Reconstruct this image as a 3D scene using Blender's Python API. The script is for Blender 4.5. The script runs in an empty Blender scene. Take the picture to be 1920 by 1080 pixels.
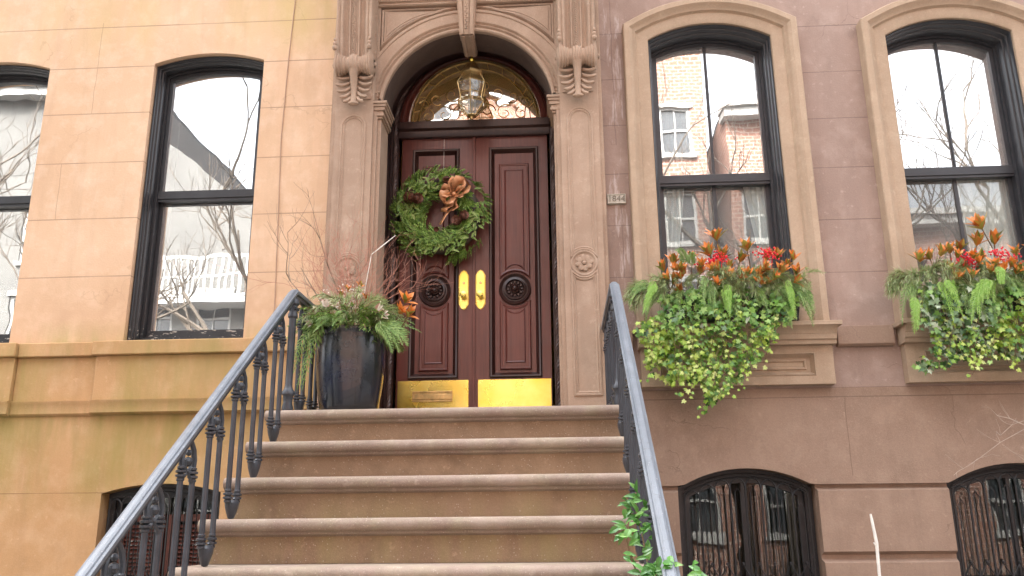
import bpy, bmesh, math, random
from mathutils import Vector, Matrix
from math import radians as R, sin, cos, pi, sqrt, atan2, acos

# ------------------------------------------------------------------ camera, sky, sun, exposure
# Heights are measured from the photographer's eye: the pavement lies at z = -1.6.
scene = bpy.context.scene
COL = scene.collection
GZ = -1.6
F_PX, PITCH, YAW, ROLL = 1600.0, R(15.4), R(3.1), R(.55)
cam_data = bpy.data.cameras.new("camera")
cam = bpy.data.objects.new("camera", cam_data)
COL.objects.link(cam)
scene.camera = cam
cp, sp, cy_, sy_ = cos(PITCH), sin(PITCH), cos(YAW), sin(YAW)
fw = Vector((-sy_ * cp, cy_ * cp, sp)); rt = Vector((cy_, sy_, 0)); dn = fw.cross(rt)
rx = cos(ROLL) * rt + sin(ROLL) * dn
dy = -sin(ROLL) * rt + cos(ROLL) * dn
cam.matrix_world = Matrix(((rx.x, -dy.x, -fw.x, 0), (rx.y, -dy.y, -fw.y, 0), (rx.z, -dy.z, -fw.z, 0), (0, 0, 0, 1)))
cam_data.sensor_width = 36.0
cam_data.lens = F_PX / 1920 * 36.0
cam_data.clip_start = 0.05
cam_data.clip_end = 400

world = bpy.data.worlds.new("World")
scene.world = world
world.use_nodes = True
wn = world.node_tree.nodes; wl = world.node_tree.links
wn.clear()
SUN_EL, SUN_AZ = R(47), R(-22)        # azimuth clockwise from +Y: the sun stands behind these houses and lights the far side of the street
sky = wn.new("ShaderNodeTexSky"); sky.sky_type = 'NISHITA'; sky.sun_disc = False
sky.sun_elevation = SUN_EL; sky.sun_rotation = SUN_AZ
sky.air_density = 1.0; sky.dust_density = 6.0; sky.ozone_density = 1.0
hsv = wn.new("ShaderNodeHueSaturation"); hsv.inputs['Saturation'].default_value = .22
hsv.inputs['Value'].default_value = 2.0
bg = wn.new("ShaderNodeBackground"); bg.inputs['Strength'].default_value = 0.15
wo = wn.new("ShaderNodeOutputWorld")
# thin bright overcast: the sky overhead is several times brighter than near the horizon
tcw = wn.new("ShaderNodeTexCoord"); sw = wn.new("ShaderNodeSeparateXYZ"); wl.new(tcw.outputs['Generated'], sw.inputs[0])
mrw = wn.new("ShaderNodeMapRange"); mrw.inputs['From Min'].default_value = 0; mrw.inputs['From Max'].default_value = .95
mrw.inputs['To Min'].default_value = .22; mrw.inputs['To Max'].default_value = 2.3; wl.new(sw.outputs['Z'], mrw.inputs['Value'])
vmw = wn.new("ShaderNodeVectorMath"); vmw.operation = 'SCALE'
wl.new(sky.outputs[0], hsv.inputs['Color']); wl.new(hsv.outputs[0], vmw.inputs[0]); wl.new(mrw.outputs[0], vmw.inputs['Scale']); wl.new(vmw.outputs[0], bg.inputs['Color']); wl.new(bg.outputs[0], wo.inputs['Surface'])

sun_d = bpy.data.lights.new("sun", 'SUN'); sun_d.energy = 2.0; sun_d.angle = R(.6); sun_d.color = (1, .95, .87)
sun = bpy.data.objects.new("sun", sun_d); COL.objects.link(sun)
to_sun = Vector((sin(SUN_AZ) * cos(SUN_EL), cos(SUN_AZ) * cos(SUN_EL), sin(SUN_EL)))
sun.rotation_euler = to_sun.to_track_quat('Z', 'Y').to_euler()
sun.location = (0, -5, 20)
scene.view_settings.view_transform = 'Standard'
scene.view_settings.look = 'None'
scene.view_settings.exposure = 1.68
scene.view_settings.gamma = 1
scene.cycles.max_bounces = 7
scene.cycles.transparent_max_bounces = 12

# ------------------------------------------------------------------ materials
class NB:
    def __init__(s, name):
        s.m = bpy.data.materials.new(name); s.m.use_nodes = True
        s.t = s.m.node_tree; s.n = s.t.nodes; s.n.clear()
        s.out = s.n.new("ShaderNodeOutputMaterial")
    def nd(s, typ, **kw):
        n = s.n.new("ShaderNode" + typ)
        for k, v in kw.items(): setattr(n, k, v)
        return n
    def lk(s, a, b): s.t.links.new(a, b)
    def pos(s):
        return s.nd("NewGeometry").outputs['Position']
    def noise(s, scale, detail=4, rough=.55, vec=None, stretch=None):
        v = vec or s.pos()
        if stretch:
            mp = s.nd("Mapping"); mp.inputs['Scale'].default_value = stretch
            s.lk(v, mp.inputs['Vector']); v = mp.outputs[0]
        n = s.nd("TexNoise"); n.inputs['Scale'].default_value = scale
        n.inputs['Detail'].default_value = detail; n.inputs['Roughness'].default_value = rough
        s.lk(v, n.inputs['Vector']); return n.outputs['Fac']
    def ramp(s, fac, a, b, ca=(0, 0, 0), cb=(1, 1, 1)):
        r = s.nd("ValToRGB"); e = r.color_ramp.elements
        e[0].position = a; e[1].position = b; e[0].color = (*ca, 1); e[1].color = (*cb, 1)
        s.lk(fac, r.inputs[0]); return r.outputs[0]
    def mix(s, fac, a, b, mode='MIX'):
        m = s.nd("Mix", data_type='RGBA', blend_type=mode)
        for inp, v in ((0, fac), (6, a), (7, b)):
            if isinstance(v, (int, float)): m.inputs[inp].default_value = v
            elif isinstance(v, tuple): m.inputs[inp].default_value = (*v, 1)
            else: s.lk(v, m.inputs[inp])
        return m.outputs[2]
    def math(s, op, a, b=0.0):
        m = s.nd("Math", operation=op)
        for i, v in enumerate((a, b)):
            if isinstance(v, (int, float)): m.inputs[i].default_value = v
            else: s.lk(v, m.inputs[i])
        return m.outputs[0]
    def bump(s, h, strength=.3, dist=.01):
        b = s.nd("Bump"); b.inputs['Strength'].default_value = strength; b.inputs['Distance'].default_value = dist
        s.lk(h, b.inputs['Height']); return b.outputs[0]
    def bsdf(s, color, rough=.8, metal=0.0, normal=None, spec=.5, coat=0.0, sub=0.0):
        p = s.nd("BsdfPrincipled")
        for k, v in (('Base Color', color), ('Roughness', rough), ('Metallic', metal)):
            if isinstance(v, tuple): p.inputs[k].default_value = (*v, 1)
            elif isinstance(v, (int, float)): p.inputs[k].default_value = v
            else: s.lk(v, p.inputs[k])
        p.inputs['Specular IOR Level'].default_value = spec
        p.inputs['Coat Weight'].default_value = coat
        if normal is not None: s.lk(normal, p.inputs['Normal'])
        s.lk(p.outputs[0], s.out.inputs['Surface']); return p

def line_mask(b, z, centers, width, wob=.004):
    """1 on thin horizontal joints at the listed heights"""
    wobn = b.noise(1.3, 2)
    zz = b.math('ADD', z, b.math('MULTIPLY', b.math('SUBTRACT', wobn, .5), wob))
    acc = None
    for c in centers:
        m = b.math('LESS_THAN', b.math('ABSOLUTE', b.math('SUBTRACT', zz, c)), width)
        acc = m if acc is None else b.math('MAXIMUM', acc, m)
    return acc

def stone(name, base, dark, light, joints=(), vjoints=(), stain=None, speck=0.0, bumps=.35, jw=.0035, grain=1.0, zblend=None, blotch=.3, cracks=0.0, salt=None):
    b = NB(name)
    n1 = b.noise(1.1, 5, .6); n2 = b.noise(6, 5, .6); n3 = b.noise(70, 3, .6); n4 = b.noise(240, 2)
    c = b.mix(b.ramp(n1, .35, .68), dark, base)
    c = b.mix(b.math('MULTIPLY', b.ramp(n2, .48, .78), .55), c, light)
    st = b.noise(5, 4, .6, stretch=(1.6, 1.6, .18))           # rain streaks
    c = b.mix(b.math('MULTIPLY', b.ramp(st, .5, .75), .28), c, tuple(x * .62 for x in dark))
    c = b.mix(b.math('MULTIPLY', b.ramp(n3, .35, .7), .34 * grain), c, tuple(x * .72 for x in base))
    c = b.mix(b.math('MULTIPLY', b.ramp(n4, .5, .72), .42 * grain), c, light)
    bl = b.ramp(b.noise(2.7, 6, .7), .56, .70)                # blotches of old dirt and repairs
    c = b.mix(b.math('MULTIPLY', bl, blotch), c, tuple(x * .68 for x in dark))
    pt = b.ramp(b.noise(17, 3, .7), .62, .70)
    c = b.mix(b.math('MULTIPLY', pt, blotch * .8), c, tuple(min(1, x * 1.12) for x in light))
    sep = b.nd("SeparateXYZ"); b.lk(b.pos(), sep.inputs[0])
    if cracks:
        wv = b.nd("TexVoronoi"); wv.feature = 'DISTANCE_TO_EDGE'; wv.inputs['Scale'].default_value = 1.1
        nv = b.nd("TexNoise"); nv.inputs['Scale'].default_value = 4; nv.inputs['Detail'].default_value = 6; b.lk(b.pos(), nv.inputs['Vector'])
        vm = b.nd("VectorMath", operation='MULTIPLY_ADD'); b.lk(nv.outputs['Color'], vm.inputs[0]); vm.inputs[1].default_value = (.35, .35, .35); b.lk(b.pos(), vm.inputs[2])
        b.lk(vm.outputs[0], wv.inputs['Vector'])
        ck_ = b.math('MULTIPLY', b.math('LESS_THAN', wv.outputs['Distance'], .0032), b.ramp(b.noise(1.6, 3), .50, .58))
        c = b.mix(b.math('MULTIPLY', ck_, cracks), c, tuple(x * .5 for x in dark))
    if salt:                                                  # white salt runs in a strip of the wall
        mm = b.math('MULTIPLY', b.math('GREATER_THAN', sep.outputs['X'], salt[0]), b.math('LESS_THAN', sep.outputs['X'], salt[1]))
        sn = b.ramp(b.noise(11, 5, .7, stretch=(1.5, 1, .22)), .53, .64)
        c = b.mix(b.math('MULTIPLY', b.math('MULTIPLY', mm, sn), .55), c, (.68, .60, .56))
    if zblend:                                                # another tone of weathered paint lower on the wall
        z0, z1, col = zblend
        mr = b.nd("MapRange"); mr.inputs['From Min'].default_value = z0; mr.inputs['From Max'].default_value = z1
        b.lk(b.math('ADD', sep.outputs['Z'], b.math('MULTIPLY', b.math('SUBTRACT', n1, .5), 1.2)), mr.inputs['Value'])
        c = b.mix(b.math('MULTIPLY', mr.outputs[0], .85), c, b.mix(b.ramp(n2, .3, .75), tuple(x * .8 for x in col), col))
    if stain:                                                 # green algae patches: (z0, z1, colour, strength)
        for z0, z1, col, k, sc in stain:
            g = b.noise(sc, 5, .65, stretch=(1.7, 1.7, .28))
            up = b.nd("MapRange"); up.inputs['From Min'].default_value = z0 - .25; up.inputs['From Max'].default_value = z0 + .15
            b.lk(sep.outputs['Z'], up.inputs['Value'])
            lo = b.nd("MapRange"); lo.inputs['From Min'].default_value = z1 + .12; lo.inputs['From Max'].default_value = z1 - .1
            b.lk(sep.outputs['Z'], lo.inputs['Value'])
            m = b.math('MULTIPLY', b.math('MULTIPLY', up.outputs[0], lo.outputs[0]), b.math('MULTIPLY', b.ramp(g, .42, .72), k))
            c = b.mix(m, c, col)
    hgt = b.math('ADD', b.math('MULTIPLY', n3, .6), b.math('MULTIPLY', n2, .5))
    if speck:
        v = b.nd("TexVoronoi"); v.inputs['Scale'].default_value = 120
        b.lk(b.pos(), v.inputs['Vector'])
        sel = b.nd("SeparateColor"); b.lk(v.outputs['Color'], sel.inputs[0])
        m = b.math('MULTIPLY', b.math('LESS_THAN', v.outputs['Distance'], .34), b.math('GREATER_THAN', sel.outputs[0], .93))
        c = b.mix(b.math('MULTIPLY', m, speck), c, (.62, .55, .48))
    if joints:
        m = line_mask(b, sep.outputs['Z'], joints, jw)
        fade = b.ramp(b.noise(3, 3), .25, .6)
        c = b.mix(b.math('MULTIPLY', m, b.math('MULTIPLY_ADD', fade, .45)) if False else b.math('MULTIPLY', m, b.math('ADD', b.math('MULTIPLY', fade, .35), .3)), c, tuple(x * .45 for x in dark))
        hgt = b.math('SUBTRACT', hgt, b.math('MULTIPLY', m, .9))
    for (vx, za, zb) in vjoints:
        wv = b.math('ADD', sep.outputs['X'], b.math('MULTIPLY', b.math('SUBTRACT', b.noise(4, 3), .5), .03))
        m = b.math('LESS_THAN', b.math('ABSOLUTE', b.math('SUBTRACT', wv, vx)), .003)
        m = b.math('MULTIPLY', m, b.math('MULTIPLY', b.math('GREATER_THAN', sep.outputs['Z'], za), b.math('LESS_THAN', sep.outputs['Z'], zb)))
        c = b.mix(b.math('MULTIPLY', m, .5), c, tuple(x * .5 for x in dark))
        hgt = b.math('SUBTRACT', hgt, b.math('MULTIPLY', m, .6))
    b.bsdf(c, b.ramp(n2, 0, 1, (.78,) * 3, (.95,) * 3), 0, b.bump(hgt, bumps, .006), spec=.25)
    return b.m

def simple(name, col, rough=.5, metal=0, var=.25, scale=8, bump=0.0, spec=.5, coat=0.0):
    b = NB(name)
    n = b.noise(scale, 4)
    c = b.mix(b.ramp(n, .3, .7), tuple(x * (1 - var) for x in col), tuple(min(1, x * (1 + var)) for x in col))
    nrm = b.bump(b.noise(scale * 8, 3), bump, .004) if bump else None
    b.bsdf(c, b.math('ADD', b.math('MULTIPLY', n, .2), rough - .1), metal, nrm, spec, coat)
    return b.m

def leafmat(name, cols, back=None, rough=.45, trans=.25):
    """leaves: every leaf island draws its own tone; the underside may have its own colour"""
    b = NB(name)
    g = b.nd("NewGeometry")
    r = b.nd("ValToRGB"); e = r.color_ramp.elements
    r.color_ramp.interpolation = 'LINEAR'
    while len(e) < len(cols): e.new(.5)
    for i, c in enumerate(cols):
        e[i].position = i / max(1, len(cols) - 1); e[i].color = (*c, 1)
    b.lk(g.outputs['Random Per Island'], r.inputs[0])
    col = r.outputs[0]
    if back:
        col = b.mix(g.outputs['Backfacing'], col, back)
    n = b.noise(60, 2)
    col = b.mix(b.math('MULTIPLY', n, .35), col, b.mix(1.0, col, (.55, .55, .45), 'MULTIPLY'))
    p = b.nd("BsdfPrincipled"); b.lk(col, p.inputs['Base Color']); p.inputs['Roughness'].default_value = rough
    p.inputs['Specular IOR Level'].default_value = .45
    tr = b.nd("BsdfTranslucent"); b.lk(col, tr.inputs['Color'])
    mx = b.nd("MixShader"); mx.inputs[0].default_value = trans
    b.lk(p.outputs[0], mx.inputs[1]); b.lk(tr.outputs[0], mx.inputs[2]); b.lk(mx.outputs[0], b.out.inputs['Surface'])
    return b.m

LJ = (4.155, 3.768, 3.338, 2.892, 2.402, 1.914)
RJ = (3.90, 3.48, 3.07, 2.65, 2.22, 1.80)
M = {}
M['left_stone'] = stone("left_house_painted_stone", (0.672, 0.459, 0.303), (0.581, 0.381, 0.237), (0.774, 0.595, 0.441), LJ, ((-3.86, 3.34, 4.2), (-4.05, 2.4, 2.89)), grain=.6, jw=.0045,
    stain=((4.0, 6.0, (.50, .40, .15), .6, .9), (1.25, 1.46, (.33, .30, .10), .8, 3)), zblend=(2.4, .6, (.62, .38, .22)), bumps=.35, blotch=.12, cracks=.25)
M['left_base'] = stone("left_house_base_stone", (0.553, 0.331, 0.165), (0.452, 0.262, 0.119), (0.633, 0.419, 0.251), (.244, -.35), (), grain=.6,
    stain=((.25, 1.3, (.24, .225, .05), .75, 1.3), (.74, .88, (.22, .20, .055), .8, 4), (1.26, 1.4, (.26, .22, .075), .8, 3)), bumps=.3)
M['right_stone'] = stone("right_house_brownstone", (0.398, 0.285, 0.234), (0.306, 0.216, 0.174), (0.530, 0.409, 0.345), RJ, ((.50, 2.9, 4.3), (.52, 1.8, 2.5)), bumps=.4, blotch=.38, cracks=.35, salt=(.43, .57))
M['right_base'] = stone("right_house_base_brownstone", (0.347, 0.239, 0.174), (0.270, 0.181, 0.132), (0.440, 0.318, 0.236), (.93, .86), ((2.06, .3, .86),), bumps=.4, blotch=.4, cracks=.45)
M['trim_stone'] = stone("right_window_trim_stone", (0.469, 0.343, 0.241), (0.399, 0.286, 0.194), (0.569, 0.439, 0.318), bumps=.25)
M['portal_stone'] = stone("portal_carved_stone", (0.443, 0.312, 0.223), (0.335, 0.229, 0.162), (0.561, 0.430, 0.327), bumps=.35)
M['step_stone'] = stone("stoop_step_stone", (0.296, 0.196, 0.121), (0.206, 0.134, 0.083), (0.400, 0.275, 0.184), speck=.3, bumps=.6, stain=((-1.6, .1, (0.331, 0.304, 0.113), .4, 3),), blotch=.55)
M['nosing'] = stone("stoop_nosing_stone", (0.326, 0.245, 0.193), (0.233, 0.167, 0.131), (0.425, 0.346, 0.283), speck=.3, bumps=.6, stain=((-1.6, .75, (0.337, 0.346, 0.181), .22, 4),), blotch=.5)

def wood(name, base, dark, rough=.28):
    b = NB(name)
    w = b.noise(9, 5, .6, stretch=(6, 6, .35)); w2 = b.noise(2, 3)
    c = b.mix(b.ramp(w, .3, .7), dark, base)
    c = b.mix(b.math('MULTIPLY', b.ramp(w2, .4, .7), .4), c, tuple(x * 1.35 for x in base))
    b.bsdf(c, rough, 0, b.bump(w, .06, .003), spec=.5, coat=.12)
    return b.m
M['mahogany'] = wood("varnished_mahogany", (.145, .038, .028), (.075, .020, .015), .30)
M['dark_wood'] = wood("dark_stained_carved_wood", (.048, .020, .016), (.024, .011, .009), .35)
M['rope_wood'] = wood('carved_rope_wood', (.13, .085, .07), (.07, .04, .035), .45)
M['soffit'] = stone('shade_toned_soffit_stone', (0.102, 0.068, 0.053), (0.068, 0.044, 0.035), (0.145, 0.105, 0.082))  # darker portal stone: shade under the arch painted into the colour
M['black_paint'] = simple("weathered_black_window_paint", (.020, .020, .022), .36, 0, .2, 14, .08)
b = NB('weathered_black_window_paint')
sp2 = b.nd("SeparateXYZ"); b.lk(b.pos(), sp2.inputs[0])
n = b.noise(9, 4, .6, stretch=(1, 1, .4)); chip = b.ramp(b.noise(26, 4, .7, stretch=(.5, 1, 1.6)), .60, .63)
low = b.math('MULTIPLY', b.math('LESS_THAN', sp2.outputs['Z'], 1.525), b.math('GREATER_THAN', sp2.outputs['Z'], 1.36))
m_ch = b.math('MULTIPLY', low, chip)
spk = b.ramp(b.noise(120, 2), .70, .73)
c = b.mix(b.ramp(n, .3, .7), (.016, .016, .018), (.028, .028, .031))
c = b.mix(b.math('MAXIMUM', m_ch, b.math('MULTIPLY', spk, .3)), c, (.50, .45, .38))
b.bsdf(c, b.math('ADD', b.math('MULTIPLY', m_ch, .4), .36), 0, b.bump(m_ch, .3, .003))
M['black_paint'] = b.m
M['grey_sash'] = simple("charcoal_sash_paint", (.035, .036, .040), .34, 0, .15, 10, .06)
M['iron'] = simple("painted_cast_iron", (.038, .041, .049), .36, 0, .25, 12, .2)
b = NB('worn_grey_blue_handrail_paint')
n = b.noise(11, 5, .65); wr = b.ramp(b.noise(38, 4, .7), .60, .64); sc_ = b.ramp(b.noise(90, 2), .68, .70)
c = b.mix(b.ramp(n, .3, .7), (.095, .11, .13), (.155, .175, .20)); c = b.mix(b.math('MULTIPLY', wr, .5), c, (.075, .08, .09)); c = b.mix(b.math('MULTIPLY', sc_, .6), c, (.30, .30, .30))
b.bsdf(c, b.ramp(n, .3, .7, (.32,) * 3, (.5,) * 3), 0, b.bump(b.noise(60, 3), .12, .003))
M['rail_top'] = b.m
M['grille_iron'] = simple("black_grille_iron", (.018, .018, .019), .45, 0, .2, 9)
b = NB("polished_brass")
nb = b.noise(5, 4)
b.bsdf(b.mix(b.ramp(nb, .3, .7), (.95, .70, .12), (1.0, .84, .28)), b.ramp(b.noise(4, 4, .6), .3, .75, (.20,) * 3, (.36,) * 3), 1.0, b.bump(b.noise(3.5, 2), .10, .02))
M['brass'] = b.m
M['old_brass'] = simple("aged_lantern_brass", (.62, .44, .20), .38, 1.0, .3, 20)
M['copper'] = simple("brown_glazed_copper", (.22, .09, .04), .3, .6, .3, 10)
M['cream_frame'] = simple("white_painted_wood", (.32, .315, .30), .5, 0, .06, 10)
M['shutter'] = simple("brown_louvred_shutter", (.12, .035, .022), .5, 0, .25, 9)
M['curtain'] = simple("white_linen_curtain", (.88, .87, .84), .9, 0, .04, 6)
M['room'] = simple("dim_room_plaster", (.10, .09, .08), .9, 0, .1, 2)
M['room_warm'] = simple("gold_hallway_wall", (.40, .26, .07), .8, 0, .15, 4)

def glass(name, refl, tint=(.85, .88, .86), wav=.02, film=None):
    b = NB(name)
    g = b.nd("BsdfGlossy"); g.inputs['Roughness'].default_value = .008
    g.inputs['Color'].default_value = (1, 1, 1, 1)
    b.lk(b.bump(b.noise(1.7, 2, .5), wav, .05), g.inputs['Normal'])
    t = b.nd("BsdfTransparent"); t.inputs['Color'].default_value = (*tint, 1)
    lw = b.nd("LayerWeight"); lw.inputs['Blend'].default_value = .25
    f = b.math('ADD', b.math('MULTIPLY', lw.outputs['Fresnel'], .6), refl)
    under = t.outputs[0]
    if film:
        df_ = b.nd("BsdfDiffuse"); df_.inputs['Color'].default_value = (*film[0], 1)
        m0 = b.nd("MixShader"); m0.inputs[0].default_value = film[1]; b.lk(under, m0.inputs[1]); b.lk(df_.outputs[0], m0.inputs[2]); under = m0.outputs[0]
    mx = b.nd("MixShader"); b.lk(f, mx.inputs[0]); b.lk(under, mx.inputs[1]); b.lk(g.outputs[0], mx.inputs[2])
    b.lk(mx.outputs[0], b.out.inputs['Surface']); return b.m
M['glass_upper'] = glass("reflective_storm_glass", .60, wav=.02, film=((.80, .77, .72), .25))
M['glass_lower'] = glass("screened_lower_glass", .10, wav=.015, film=((.6, .58, .55), .16))
M['glass_left'] = glass("old_wavy_reflective_glass", .60, wav=.025, film=((.70, .70, .68), .18))
M['glass_base'] = glass("basement_glass", .03, wav=.05)
M['glass_fan'] = glass("leaded_fanlight_glass", .60, (.9, .75, .45), wav=.25, film=((.72, .46, .15), .8))
M['glass_lamp'] = glass("bevelled_lantern_glass", .25, (.95, .93, .85), wav=.3)
b = NB("blue_black_glaze")
n = b.noise(5, 5, .6); n2 = b.noise(2.2, 3)
c = b.mix(b.ramp(n2, .45, .62), (.011, .012, .014), (.010, .016, .040))
c = b.mix(b.math('MULTIPLY', b.ramp(n, .55, .8), .35), c, (.10, .075, .055))
b.bsdf(c, b.ramp(n, .3, .7, (.16,) * 3, (.34,) * 3), 0, b.bump(b.noise(30, 3), .1, .003), coat=.35)
M['glaze'] = b.m

M['ivy'] = leafmat("ivy_leaves", [(0.048, 0.132, 0.022), (0.108, 0.252, 0.036), (0.204, 0.396, 0.060), (0.360, 0.552, 0.144), (0.120, 0.252, 0.072)], trans=.22, rough=.35)
M['ivy_light'] = leafmat("yellow_green_ivy_leaves", [(0.192, 0.360, 0.036), (0.348, 0.528, 0.060), (0.504, 0.648, 0.120), (0.660, 0.720, 0.264)], trans=.25, rough=.38)
M['ivy_grey'] = leafmat("variegated_ivy_leaves", [(.03, .08, .02), (.09, .18, .06), (.30, .42, .24), (.62, .68, .52)], trans=.15, rough=.35)
M['cedar'] = leafmat("cedar_sprays", [(0.096, 0.192, 0.042), (0.204, 0.348, 0.078), (0.384, 0.516, 0.180)], trans=.2)
M['lime_cedar'] = leafmat('bright_lime_cedar_fronds', [(.20, .42, .05), (.34, .58, .10), (.46, .66, .20)], trans=.25)
M['pine'] = leafmat("long_pine_needles", [(.28, .38, .13), (.46, .55, .26), (.68, .72, .46)], trans=.15)
M['fir'] = leafmat("fir_needles", [(0.048, 0.120, 0.019), (0.120, 0.240, 0.036), (0.240, 0.408, 0.066), (0.408, 0.540, 0.144)], trans=.12, rough=.4)
M['bay'] = leafmat("pale_bay_leaves", [(.12, .22, .04), (.24, .34, .08), (.36, .42, .14)], trans=.15)
M['magnolia'] = leafmat("magnolia_leaves", [(0.120, 0.144, 0.024), (0.408, 0.432, 0.096), (0.600, 0.240, 0.048), (0.360, 0.108, 0.024), (0.552, 0.528, 0.168)], back=(0.696, 0.228, 0.042), rough=.3, trans=.12)
M['berries'] = simple("red_berries", (.75, .02, .04), .3, 0, .2, 30)
M['twig_red'] = simple("red_dogwood_twigs", (.40, .17, .11), .6, 0, .25, 20)
M['twig_grey'] = simple("bare_grey_twigs", (.26, .19, .13), .8, 0, .3, 20)
M['twig_white'] = simple("bleached_white_twig", (.78, .75, .68), .7, 0, .1, 20)
M['twig_pale'] = simple('pale_grey_twigs', (.45, .36, .29), .8, 0, .2, 20)
M['vine_stem'] = simple("vine_stems", (.16, .10, .05), .8, 0, .2, 20)
M['cone'] = simple("pine_cone_scales", (.15, .055, .03), .6, 0, .4, 40)
M['flower'] = leafmat("dried_white_flowers", [(.55, .42, .34), (.74, .68, .58), (.45, .22, .16)], trans=.1)
M['ribbon'] = simple("copper_satin_ribbon", (.52, .24, .11), .3, .25, .15, 8)
M['plaque'] = simple("weathered_cast_plaque", (.50, .46, .38), .6, 0, .25, 40, .3)
M['plaque_text'] = simple("plaque_digits", (.20, .17, .13), .7, 0, .15, 30)
M['cable'] = simple("painted_cable", (.42, .28, .19), .8, 0, .1, 10)
M['bark'] = simple("street_tree_bark", (.085, .068, .052), .9, 0, .4, 6, .5)
M['asphalt'] = simple("asphalt", (.05, .05, .052), .9, 0, .25, 3, .4)
M['pavement'] = simple("concrete_pavement", (.12, .115, .105), .9, 0, .15, 2, .3)
M['white_wall'] = simple("white_painted_front", (.34, .335, .32), .7, 0, .08, 1)
M['grey_wall'] = simple("grey_rendered_wall", (.11, .107, .10), .85, 0, .18, .8)
b = NB("red_brick")
tb = b.nd("TexBrick"); tb.inputs['Scale'].default_value = 1.8
tb.inputs['Color1'].default_value = (.24, .10, .065, 1); tb.inputs['Color2'].default_value = (.18, .075, .05, 1)
tb.inputs['Mortar'].default_value = (.36, .31, .27, 1); tb.inputs['Mortar Size'].default_value = .028
cmb = b.nd("CombineXYZ"); sp_ = b.nd("SeparateXYZ"); b.lk(b.pos(), sp_.inputs[0])
b.lk(sp_.outputs['X'], cmb.inputs[0]); b.lk(sp_.outputs['Z'], cmb.inputs[1]); b.lk(cmb.outputs[0], tb.inputs['Vector'])
b.bsdf(b.mix(b.math('MULTIPLY', b.noise(.7, 4), .5), tb.outputs['Color'], (.26, .14, .10)), .9)
M['brick'] = b.m
M['dark_pane'] = simple("dark_far_window_glass", (.04, .045, .05), .08, 0, .2, 2)

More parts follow.
